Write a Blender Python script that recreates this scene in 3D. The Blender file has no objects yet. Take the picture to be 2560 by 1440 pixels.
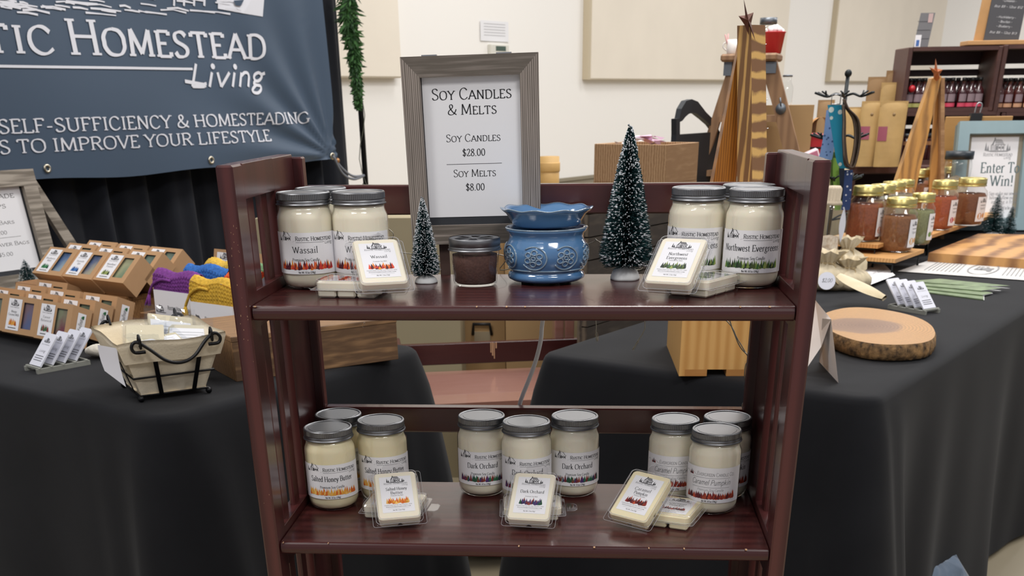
import bpy, math, random
from mathutils import Vector, Matrix
PI=math.pi
sc=bpy.context.scene
COL=sc.collection
rnd=random.Random(7)
# ------------------------------------------------------------------ camera
CR=Vector((0.997421,0.070849,-0.011474)); CU=Vector((-0.023272,0.470488,0.882099)); CF=Vector((-0.067894,0.879557,-0.470924))
CC=Vector((0.09107,-1.35109,0.53424)); FPX=2683.17; PX=1.95; PY=955.13
cd=bpy.data.cameras.new('camera'); cam=bpy.data.objects.new('camera',cd); COL.objects.link(cam)
cam.matrix_world=Matrix(((CR.x,CU.x,-CF.x,CC.x),(CR.y,CU.y,-CF.y,CC.y),(CR.z,CU.z,-CF.z,CC.z),(0,0,0,1)))
cd.sensor_width=36; cd.lens=FPX/2560*36; cd.shift_y=PY/2560; cd.shift_x=-PX/2560; cd.clip_end=100; cd.clip_start=.05
cd.dof.use_dof=True; cd.dof.focus_distance=1.48; cd.dof.aperture_fstop=37.73e-3/0.0030
sc.camera=cam
# ------------------------------------------------------------------ world, lights, exposure
w=bpy.data.worlds.new('world'); sc.world=w; w.use_nodes=True
w.node_tree.nodes['Background'].inputs[0].default_value=(.93,.93,1,1); w.node_tree.nodes['Background'].inputs[1].default_value=.36
sc.view_settings.view_transform='Standard'; sc.view_settings.look='None'; sc.view_settings.gamma=1; sc.view_settings.exposure=0.0
def area(loc,sx,sy,power,col=(1,.975,.94),target=None):
    l=bpy.data.lights.new('ceiling_lamp','AREA'); l.shape='RECTANGLE'; l.size=sx; l.size_y=sy; l.energy=power; l.color=col
    o=bpy.data.objects.new('ceiling_lamp',l); COL.objects.link(o); o.location=loc
    if target: o.rotation_euler=(Vector(target)-Vector(loc)).to_track_quat('-Z','Y').to_euler()
    return o
for lx,ly,pw in ((-1.9,-1.0,50),(1.5,-2.2,44),(.3,2.3,46),(2.6,.6,36),(-2.4,1.9,14),(1.3,3.5,42),(3.6,4.2,54),(.4,5.4,25),(-1.0,4.6,12),(2.4,7.5,36),(5.5,9.5,98),(10,15,240)):
    area((lx,ly,3.0),1.1,.5,pw*1.15)
for lx,ly in ((-1.2,-3.2),(1.3,-2.7)): area((lx,ly,3.1),1.5,.14,28)
# ------------------------------------------------------------------ pixel of the photo -> point of the place
def ray(u,v): return CF+CR*((u-1280-PX)/FPX)-CU*((v-720-PY)/FPX)
def pz(u,v,z=0):
    d=ray(u,v); return CC+d*((z-CC.z)/d.z)
def py(u,v,y):
    d=ray(u,v); return CC+d*((y-CC.y)/d.y)
def pp(u,v,p,th):
    n=Vector((-math.sin(math.radians(th)),math.cos(math.radians(th)),0)); d=ray(u,v)
    return CC+d*((Vector(p)-CC).dot(n)/d.dot(n))
def depth(p): return (Vector(p)-CC).dot(CF)
E1=Vector((.5225,.8526,0)); E2=Vector((-.8526,.5225,0)); TA=58.5
LA=Vector((-.728,.621,0)); RA=Vector((.648,.808,0)); FLOOR=-.75
def BL(a,b,z=0): return LA+E1*a+E2*b+Vector((0,0,z))
def BR(a,b,z=0): return RA+E1*a+E2*b+Vector((0,0,z))
# ------------------------------------------------------------------ materials
def lin(c):
    if isinstance(c,str): c=tuple(int(c[i:i+2],16)/255 for i in (0,2,4))
    return tuple((x/12.92 if x<=.04045 else ((x+.055)/1.055)**2.4) for x in c)+(1,)
MC={}
def mat(name,col,rough=.5,metal=0,noise=None,bump=None,coat=0,spec=None,stretch=(1,1,1),sheen=0,col2=None,sss=0):
    """noise=(scale,amount) darkens/lightens towards col2; bump=(scale,strength)"""
    if name in MC: return MC[name]
    m=bpy.data.materials.new(name); MC[name]=m; m.use_nodes=True; nt=m.node_tree; b=nt.nodes['Principled BSDF']
    b.inputs['Base Color'].default_value=lin(col); b.inputs['Roughness'].default_value=rough; b.inputs['Metallic'].default_value=metal
    if coat: b.inputs['Coat Weight'].default_value=coat; b.inputs['Coat Roughness'].default_value=.08
    if spec is not None: b.inputs['Specular IOR Level'].default_value=spec
    if sheen: b.inputs['Sheen Weight'].default_value=sheen
    if sss: b.inputs['Subsurface Weight'].default_value=sss; b.inputs['Subsurface Scale'].default_value=.01
    if noise or bump:
        tc=nt.nodes.new('ShaderNodeTexCoord'); mp=nt.nodes.new('ShaderNodeMapping'); mp.inputs['Scale'].default_value=stretch
        nt.links.new(tc.outputs['Object'],mp.inputs[0])
    if noise:
        n=nt.nodes.new('ShaderNodeTexNoise'); n.inputs['Scale'].default_value=noise[0]; n.inputs['Detail'].default_value=5
        nt.links.new(mp.outputs[0],n.inputs['Vector']); r=nt.nodes.new('ShaderNodeMapRange'); r.inputs[1].default_value=.3; r.inputs[2].default_value=.7
        nt.links.new(n.outputs['Fac'],r.inputs[0]); mx=nt.nodes.new('ShaderNodeMix'); mx.data_type='RGBA'
        c1=lin(col); c2=lin(col2) if col2 else tuple(x*(1-noise[1]) for x in c1[:3])+(1,)
        mx.inputs[6].default_value=c1; mx.inputs[7].default_value=c2; nt.links.new(r.outputs[0],mx.inputs[0]); nt.links.new(mx.outputs[2],b.inputs['Base Color'])
    if bump:
        n=nt.nodes.new('ShaderNodeTexNoise'); n.inputs['Scale'].default_value=bump[0]; n.inputs['Detail'].default_value=4
        nt.links.new(mp.outputs[0],n.inputs['Vector']); bp=nt.nodes.new('ShaderNodeBump'); bp.inputs['Strength'].default_value=bump[1]; bp.inputs['Distance'].default_value=.002
        nt.links.new(n.outputs['Fac'],bp.inputs['Height']); nt.links.new(bp.outputs[0],b.inputs['Normal'])
    return m
def wood(name,c1,c2,scale=(3,30,30),freq=3.0,dist=3.0,rough=.55,axis='X',coat=0,bump=.1,ramp=(.25,.7)):
    """grain bands: wave texture distorted, stretched along the board; c1 light, c2 dark"""
    if name in MC: return MC[name]
    m=bpy.data.materials.new(name); MC[name]=m; m.use_nodes=True; nt=m.node_tree; b=nt.nodes['Principled BSDF']
    b.inputs['Roughness'].default_value=rough
    if coat: b.inputs['Coat Weight'].default_value=coat
    tc=nt.nodes.new('ShaderNodeTexCoord'); mp=nt.nodes.new('ShaderNodeMapping'); mp.inputs['Scale'].default_value=scale
    nt.links.new(tc.outputs['Object'],mp.inputs[0])
    wv=nt.nodes.new('ShaderNodeTexWave'); wv.bands_direction=axis; wv.inputs['Scale'].default_value=freq; wv.inputs['Distortion'].default_value=dist; wv.inputs['Detail'].default_value=2; wv.inputs['Detail Scale'].default_value=1.2
    nt.links.new(mp.outputs[0],wv.inputs['Vector'])
    ns=nt.nodes.new('ShaderNodeTexNoise'); ns.inputs['Scale'].default_value=6; ns.inputs['Detail'].default_value=6; nt.links.new(mp.outputs[0],ns.inputs['Vector'])
    ad=nt.nodes.new('ShaderNodeMath'); ad.operation='MULTIPLY_ADD'; ad.inputs[1].default_value=.5; nt.links.new(wv.outputs['Fac'],ad.inputs[0])
    m2=nt.nodes.new('ShaderNodeMath'); m2.operation='MULTIPLY'; m2.inputs[1].default_value=.5; nt.links.new(ns.outputs['Fac'],m2.inputs[0]); nt.links.new(m2.outputs[0],ad.inputs[2])
    cr=nt.nodes.new('ShaderNodeValToRGB'); cr.color_ramp.elements[0].color=lin(c2); cr.color_ramp.elements[1].color=lin(c1); cr.color_ramp.elements[0].position=ramp[0]; cr.color_ramp.elements[1].position=ramp[1]
    nt.links.new(ad.outputs[0],cr.inputs[0]); nt.links.new(cr.outputs[0],b.inputs['Base Color'])
    bp=nt.nodes.new('ShaderNodeBump'); bp.inputs['Strength'].default_value=bump; bp.inputs['Distance'].default_value=.001; nt.links.new(ad.outputs[0],bp.inputs['Height']); nt.links.new(bp.outputs[0],b.inputs['Normal'])
    return m
def clear(name,tint=(1,1,1),rough=.02,ior=1.45,gloss=1.0):
    """thin clear glass or plastic: lets light straight through, mirrors by Fresnel"""
    if name in MC: return MC[name]
    m=bpy.data.materials.new(name); MC[name]=m; m.use_nodes=True; nt=m.node_tree; nt.nodes.clear()
    o=nt.nodes.new('ShaderNodeOutputMaterial'); t=nt.nodes.new('ShaderNodeBsdfTransparent'); t.inputs[0].default_value=tint+(1,)
    g=nt.nodes.new('ShaderNodeBsdfGlossy'); g.inputs['Roughness'].default_value=rough; g.inputs[0].default_value=(gloss,gloss,gloss,1)
    ge=nt.nodes.new('ShaderNodeNewGeometry'); dt=nt.nodes.new('ShaderNodeVectorMath'); dt.operation='DOT_PRODUCT'
    nt.links.new(ge.outputs['Normal'],dt.inputs[0]); nt.links.new(ge.outputs['Incoming'],dt.inputs[1])
    def mth(op,a,b=None):
        n=nt.nodes.new('ShaderNodeMath'); n.operation=op
        for i,q in enumerate((a,b)):
            if q is None: continue
            if isinstance(q,(int,float)): n.inputs[i].default_value=q
            else: nt.links.new(q,n.inputs[i])
        return n.outputs[0]
    f0=((ior-1)/(ior+1))**2
    fr=mth('ADD',mth('MULTIPLY',mth('POWER',mth('SUBTRACT',1.0,mth('ABSOLUTE',dt.outputs['Value'])),5),1-f0),f0)
    x=nt.nodes.new('ShaderNodeMixShader')
    nt.links.new(fr,x.inputs[0]); nt.links.new(t.outputs[0],x.inputs[1]); nt.links.new(g.outputs[0],x.inputs[2]); nt.links.new(x.outputs[0],o.inputs[0])
    return m
INK=mat('ink','303034',.7); PAPER=mat('paper','e9e9ec',.55); PAPERW=mat('label_paper','eeedf0',.45)
# ------------------------------------------------------------------ mesh builder
class MB:
    def __init__(s): s.v=[]; s.f=[]; s.m=[]; s.sm=[]
    def add(s,vs,fs,mi=0,smooth=False,M=None):
        b=len(s.v)
        s.v+=[(M@Vector(p) if M else Vector(p)) for p in vs]
        for f in fs: s.f.append([b+i for i in f]); s.m.append(mi); s.sm.append(smooth)
        return s
    def box(s,x0,x1,y0,y1,z0,z1,mi=0,M=None,bev=0):
        if bev:
            b=min(bev,(x1-x0)*.49,(y1-y0)*.49,(z1-z0)*.49); vs=[];idx={}
            for sx in(0,1):
                for sy in(0,1):
                    for sz in(0,1):
                        X,Y,Z=(x0,x1)[sx],(y0,y1)[sy],(z0,z1)[sz]; dx,dy,dz=(b,-b)[sx],(b,-b)[sy],(b,-b)[sz]
                        idx[sx,sy,sz]=len(vs); vs+=[(X,Y+dy,Z+dz),(X+dx,Y,Z+dz),(X+dx,Y+dy,Z)]
            F=[]
            for a,oth in ((0,(1,2)),(1,(0,2)),(2,(0,1))):
                for side in(0,1):
                    q=[]
                    for c in((0,0),(1,0),(1,1),(0,1)):
                        k=[0,0,0];k[a]=side;k[oth[0]]=c[0];k[oth[1]]=c[1]; q.append(idx[tuple(k)]+a)
                    F.append(q)
                o1,o2=oth
                for c1 in(0,1):
                    for c2 in(0,1):
                        k0=[0,0,0];k0[o1]=c1;k0[o2]=c2;k1=list(k0);k1[a]=1
                        F.append([idx[tuple(k0)]+o1,idx[tuple(k0)]+o2,idx[tuple(k1)]+o2,idx[tuple(k1)]+o1])
            for k in idx: F.append([idx[k],idx[k]+1,idx[k]+2])
            return s.add(vs,F,mi,False,M)
        vs=[(x,y,z) for x in(x0,x1) for y in(y0,y1) for z in(z0,z1)]
        return s.add(vs,[(0,1,3,2),(4,6,7,5),(0,4,5,1),(2,3,7,6),(0,2,6,4),(1,5,7,3)],mi,False,M)
    def lathe(s,prof,seg=40,mi=0,M=None,smooth=True,rf=None,cap=True):
        vs=[];n=len(prof)
        for i in range(seg):
            a=2*PI*i/seg
            for k,(r,z) in enumerate(prof):
                if rf: r,z=rf(r,z,a,k)
                vs.append((r*math.cos(a),r*math.sin(a),z))
        F=[[i*n+k,((i+1)%seg)*n+k,((i+1)%seg)*n+k+1,i*n+k+1] for i in range(seg) for k in range(n-1)]
        if cap:
            if prof[0][0]>1e-6: F.append([i*n for i in range(seg)][::-1])
            if prof[-1][0]>1e-6: F.append([i*n+n-1 for i in range(seg)])
        return s.add(vs,F,mi,smooth,M)
    def tube(s,pts,r,mi=0,seg=8,closed=False,smooth=True,rr=None):
        pts=[Vector(p) for p in pts]; n=len(pts); vs=[]; up=None
        for i,p in enumerate(pts):
            if closed: t=pts[(i+1)%n]-pts[i-1]
            else: t=pts[min(i+1,n-1)]-pts[max(i-1,0)]
            t.normalize()
            if up is None: up=Vector((0,0,1)) if abs(t.z)<.9 else Vector((1,0,0))
            a=(up-t*up.dot(t)); a=a.normalized() if a.length>1e-6 else t.orthogonal().normalized(); up=a; b=t.cross(a)
            q=rr[i] if rr else r
            for k in range(seg):
                th=2*PI*k/seg; vs.append(p+a*(q*math.cos(th))+b*(q*math.sin(th)))
        F=[[i*seg+k,i*seg+(k+1)%seg,((i+1)%n)*seg+(k+1)%seg,((i+1)%n)*seg+k] for i in range(n if closed else n-1) for k in range(seg)]
        if not closed: F+=[[k for k in range(seg)][::-1],[(n-1)*seg+k for k in range(seg)]]
        return s.add(vs,F,mi,smooth)
    def prism(s,poly,y0,y1,mi=0,M=None):
        """outline in xz, extruded along y"""
        n=len(poly); vs=[(x,y0,z) for x,z in poly]+[(x,y1,z) for x,z in poly]
        return s.add(vs,[list(range(n)),list(range(n,2*n))[::-1]]+[[i,i+n,(i+1)%n+n,(i+1)%n] for i in range(n)],mi,False,M)
    def grid(s,fn,nu,nv,mi=0,smooth=True,M=None):
        vs=[fn(i/nu,j/nv) for j in range(nv+1) for i in range(nu+1)]
        return s.add(vs,[[j*(nu+1)+i,j*(nu+1)+i+1,(j+1)*(nu+1)+i+1,(j+1)*(nu+1)+i] for j in range(nv) for i in range(nu)],mi,smooth,M)
    def ball(s,c,r,mi=0,seg=10,M=None,sc=(1,1,1)):
        prof=[(r*math.sin(PI*k/6)+(1e-6),-r*math.cos(PI*k/6)) for k in range(7)]
        T=Matrix.Translation(c)@Matrix.Diagonal((sc[0],sc[1],sc[2],1)); return s.lathe(prof,seg,mi,(M@T) if M else T,cap=False)
    def build(s,name,mats,parent=None,loc=None,rot=None,M=None):
        me=bpy.data.meshes.new(name); me.from_pydata([tuple(p) for p in s.v],[],s.f)
        for m in (mats if isinstance(mats,(list,tuple)) else [mats]): me.materials.append(m)
        me.polygons.foreach_set('material_index',s.m); me.polygons.foreach_set('use_smooth',s.sm); me.update()
        o=bpy.data.objects.new(name,me); COL.objects.link(o)
        if parent: o.parent=parent
        if M: o.matrix_world=M
        if loc: o.location=loc
        if rot: o.rotation_euler=rot
        return o
def tag(o,label,cat,group=None,kind=None):
    o['label']=label; o['category']=cat
    if group: o['group']=group
    if kind: o['kind']=kind
    return o
def thing(name,label,cat,loc=(0,0,0),rz=0,group=None,M=None):
    o=bpy.data.objects.new(name,None); COL.objects.link(o); o.empty_display_size=.02
    if M: o.matrix_world=M
    else: o.location=loc; o.rotation_euler=(0,0,rz)
    return tag(o,label,cat,group)
def kids(o): return KID.get(o.name,[])
def copy_tree(o,parent=None):
    c=o.copy(); COL.objects.link(c); c.parent=parent
    for ch in [x for x in o.children]: copy_tree(ch,c)
    return c
def struct(name,mb,m):
    o=mb.build(name,m); o['kind']='structure'; return o
def frameM(o,x,y=None,z=None):
    """matrix with origin o, x axis, y axis, z axis"""
    x=Vector(x).normalized()
    if z is None: y=Vector(y).normalized(); z=x.cross(y).normalized(); y=z.cross(x)
    else: z=Vector(z).normalized(); y=z.cross(x).normalized(); x=y.cross(z)
    return Matrix(((x.x,y.x,z.x,o[0]),(x.y,y.y,z.y,o[1]),(x.z,y.z,z.z,o[2]),(0,0,0,1)))
def smoothpts(P,n=6,closed=False):
    P=[Vector(p) for p in P]; out=[]; N=len(P)
    for i in range(N if closed else N-1):
        a,b,c,d=(P[(i-1)%N],P[i],P[(i+1)%N],P[(i+2)%N]) if closed else (P[max(i-1,0)],P[i],P[i+1],P[min(i+2,N-1)])
        for k in range(n):
            t=k/n; out.append(.5*((2*b)+(c-a)*t+(2*a-5*b+4*c-d)*t*t+(3*b-a-3*c+d)*t**3))
    if not closed: out.append(P[-1])
    return out
# ------------------------------------------------------------------ lettering: pen strokes on a 10-high grid, drawn with a broad nib
G={}
for ln in '''A 8.4|A0,0 4.2,10|A8.4,0 4.2,10|N1.5,3.6 6.9,3.6
B 7|S1.3,0 1.3,10|C1.3,9.8 4.4,9.8 5.9,8.6 5.9,6.7 4.5,5.3 1.3,5.3|C1.3,5.3 4.8,5.3 6.6,4 6.6,1.8 4.8,.2 1.3,.2
C 8|C7.3,8 5.6,9.7 3.4,9.8 1.3,8 .6,5 1.3,2 3.4,.2 5.6,.3 7.6,2
D 8.6|S1.3,0 1.3,10|C1.3,9.8 4.6,9.8 7.2,8.2 8,5 7.2,1.8 4.6,.2 1.3,.2
E 6.6|S1.3,0 1.3,10|N1.3,9.8 6,9.8 6,8.3|N1.3,5.2 4.8,5.2|N1.3,.2 6.3,.2 6.3,1.9
F 6.4|S1.3,0 1.3,10|N1.3,9.8 6,9.8 6,8.3|N1.3,5.2 4.8,5.2
G 8.8|C7.4,8 5.6,9.7 3.4,9.8 1.3,8 .6,5 1.3,2 3.4,.2 5.6,.2 7.4,1.4|A7.4,4.6 7.4,1.2
H 9|S1.4,0 1.4,10|S7.6,0 7.6,10|N1.4,5.2 7.6,5.2
I 3.4|S1.7,0 1.7,10
K 8|S1.4,0 1.4,10|N1.4,4.6 6.6,9.9|B3.2,5.8 7.4,0
L 6.4|S1.4,0 1.4,10|N1.4,.2 6.2,.2 6.2,2
M 10.6|A1.2,0 1.6,10|N1.6,10 5.3,1 9,10|B9,10 9.4,0
N 9|A1.4,0 1.4,10|N1.4,10 7.6,.3|B7.6,0 7.6,10
O 9|C4.5,9.8 6.8,9.2 8.3,7 8.4,5 8.3,3 6.8,.8 4.5,.2 2.2,.8 .7,3 .6,5 .7,7 2.2,9.2 4.5,9.8
P 7|S1.3,0 1.3,10|C1.3,9.8 4.6,9.8 6.4,8.4 6.4,6.4 4.6,5 1.3,5
R 7.8|S1.3,0 1.3,10|C1.3,9.8 4.6,9.8 6.3,8.5 6.3,6.6 4.6,5.2 1.3,5.2|B3.8,5.2 7.2,0
S 6.6|C5.8,8.3 4.6,9.6 3,9.8 1.4,9 1.1,7.4 2,6 4.4,4.7 5.8,3.4 5.8,1.8 4.6,.5 3,.2 1.6,.5 .7,2
T 7.6|A3.8,0 3.8,9.8|N.5,8.2 .5,9.8 7.1,9.8 7.1,8.2
U 8.6|A1.4,10 1.4,4|A7.2,10 7.2,4|C1.4,4 1.7,1.6 4.3,.2 6.9,1.6 7.2,4
V 8.4|A.4,10 4.2,0|A8,10 4.2,0
W 12|A.4,10 3.4,.2|N3.4,.2 6,9.6 8.6,.2|A11.6,10 8.6,.2
Y 8|A.3,10 4,5|A7.7,10 4,5|A4,0 4,5
a 5.6|C.9,5.2 2,6.4 3.4,6.4 4.2,5.4 4.2,3.6|N4.2,5 4.2,1.2 5.2,.2|C4.2,3.8 2,3.4 .8,2.4 .7,1.1 1.6,.2 2.8,.3 4.2,1.6
b 6.2|B1.2,0 1.2,10.5|C1.2,5 2.4,6.4 4.2,6.2 5.4,4.4 5.4,2.2 4.2,.4 2.6,.1 1.2,1
c 5.2|C4.6,5.2 3.4,6.4 1.8,6 .7,4.4 .6,2.4 1.6,.6 3,.1 4.7,1.2
d 6.4|B5,.2 5,10.5|C5,5.2 3.6,6.4 1.8,6 .7,4.2 .6,2.2 1.6,.5 3,.1 5,1.4
e 5.4|C.7,3.6 4.8,3.6 4.5,5.4 3,6.5 1.4,5.8 .6,3.6 1,1.4 2.6,.1 4,.4 4.9,1.3
f 4|A1.6,0 1.6,8|C1.6,8 2,9.8 3.2,10.4 4.2,9.9|N.3,6.3 3.6,6.3
g 5.8|C4.2,5.6 2.8,6.5 1.1,5.6 1,3.8 2.4,2.6 4,3.2 4.6,4.6 4.2,5.6|C1.6,2.6 1,1.4 2.6,.8 4.6,.4 5,-1.2 3.6,-2.7 1.6,-2.7 .4,-1.6 1.2,-.1 2.2,.8|N4.3,5.7 5.6,6.3
h 6.6|S1.3,0 1.3,10.5|C1.3,4.8 2.8,6.4 4.4,6.2 5.2,4.6 5.2,3|A5.2,0 5.2,3.4
i 3|S1.5,0 1.5,6.4|O1.5,9
j 3|B1.8,-2 1.8,6.4|O1.8,9
k 6.2|S1.3,0 1.3,10.5|N1.3,2.8 4.8,6.3|B2.6,4 5.6,0
l 3|S1.5,0 1.5,10.5
m 9.6|S1.2,0 1.2,6.4|C1.2,5 2.6,6.4 4,6 4.6,4.6 4.6,3|A4.6,0 4.6,3.4|C4.6,5 6,6.4 7.4,6 8.2,4.6 8.2,3|A8.2,0 8.2,3.4
n 6.6|S1.3,0 1.3,6.4|C1.3,4.8 2.8,6.4 4.4,6.2 5.2,4.6 5.2,3|A5.2,0 5.2,3.4
o 6|C3,6.4 4.6,5.8 5.4,3.8 5.2,1.8 4,.3 2.4,.1 1,1.2 .6,3.2 1,5.2 3,6.4
p 6.4|S1.2,-3 1.2,6.4|C1.2,5 2.6,6.4 4.4,6.2 5.6,4.4 5.6,2.2 4.4,.4 2.8,.1 1.2,1
r 4.4|S1.3,0 1.3,6.4|C1.3,4.4 2.2,6 3.4,6.5 4.4,6.1
s 4.6|C3.9,5.3 2.8,6.4 1.4,6.2 .9,5 1.6,3.9 3.2,3 4,1.8 3.4,.5 2,.1 .6,1
t 4|C1.7,8.4 1.7,1.8 2.4,.3 4,.5|N.3,6.3 3.7,6.3
u 6.6|A1.2,6.4 1.2,3|C1.2,3 1.4,1 3,.1 5,1.6|S5.1,0 5.1,6.4
v 5.8|A.4,6.4 2.9,0|A5.4,6.4 2.9,0
w 8.6|A.4,6.4 2.5,.2|N2.5,.2 4.3,6.2 6.1,.2|A8.2,6.4 6.1,.2
x 5.8|S.5,6.4 5.3,0|S5.3,6.4 .5,0
y 5.8|A.4,6.4 3,.2|A5.4,6.4 3,.2 1.6,-2.6 .2,-2.8
z 5|N.6,6.2 4.4,6.2 .6,.2 4.4,.2
0 6.4|C3.2,9.8 5,8.6 5.8,5 5,1.4 3.2,.2 1.4,1.4 .6,5 1.4,8.6 3.2,9.8
1 4|S2,0 2,9.8|N2,9.8 .6,8.6
2 6|C.8,7.8 1.8,9.5 3.6,9.8 5,8.2 4.6,6 2.6,3 .6,.3|N.6,.3 5.4,.3 5.4,1.6
3 5.8|C.8,9 2.6,9.8 4.6,8.8 4.6,6.6 2.4,5.4|C2.4,5.4 4.6,5 5.4,2.8 4.2,.6 2.2,.1 .6,1
4 6.4|A4.4,0 4.4,9.8|N4.4,9.8 .5,3 6,3
5 5.8|N5,9.7 1.3,9.7 1,5.6|C1,5.6 3,6.2 5,5 5.2,2.6 3.8,.4 2,.1 .6,1
6 6|C4.8,9.6 2.4,8.4 1,5.6 .9,2.4 2.2,.3 4,.3 5.2,2.2 4.8,4.6 3,5.6 1.1,4.2
7 5.6|N.5,8.4 .5,9.6 5.2,9.6 2.2,0
8 6|C3,9.8 4.6,9 4.8,7 3,5.4 1,3.8 .7,1.8 1.8,.2 4,.2 5.3,1.8 5,3.8 3,5.4 1.2,7 1.4,9 3,9.8
9 6|C1.2,.4 3.6,1.6 5,4.4 5.1,7.6 3.8,9.7 2,9.7 .8,7.8 1.2,5.4 3,4.4 4.9,5.8
$ 6.2|C5.4,7.6 4.4,9 3,9.2 1.4,8.4 1.1,7 2,5.8 4.4,4.6 5.4,3.4 5.4,1.8 4.4,.8 3,.6 1.6,.9 .7,2.2|N3.1,-1 3.1,10.8
& 9|C8.6,5.4 7.4,2.6 5.4,.6 3.2,.1 1,1 .9,3 2.4,4.8 4.6,6.6 5.2,8.4 4.2,9.8 2.8,9.6 2.2,8 3,6 5.4,2.6 8.8,.2
- 4.4|N.6,3.8 3.8,3.8
. 2.4|O1.2,.4
, 2.4|N1.4,.6 .8,-1.4
! 3|N1.5,3 1.5,10|O1.5,.4
( 3.4|C2.8,11 1.2,7.6 1,4.4 1.6,.8 2.8,-1.4
) 3.4|C.6,11 2.2,7.6 2.4,4.4 1.8,.8 .6,-1.4
' 2.2|N1.1,10.4 1.1,8
* 4|N.6,7 3.4,9|N3.4,7 .6,9|N2,6.4 2,9.6'''.split('\n'):
    ch,rest=ln[0],ln[2:]; pr=rest.split('|'); st=[]
    for s_ in pr[1:]:
        st.append((s_[0],[tuple(float(q) for q in xy.split(',')) for xy in s_[1:].split()]))
    G[ch]=(float(pr[0]),st)
def cat2(P,n=4):
    out=[];N=len(P)
    for i in range(N-1):
        a,b,c,d=P[max(i-1,0)],P[i],P[i+1],P[min(i+2,N-1)]
        for k in range(n):
            t=k/n; out.append(tuple(.5*(2*b[j]+(c[j]-a[j])*t+(2*a[j]-5*b[j]+4*c[j]-d[j])*t*t+(3*b[j]-a[j]-3*c[j]+d[j])*t**3) for j in(0,1)))
    out.append(P[-1]); return out
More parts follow.
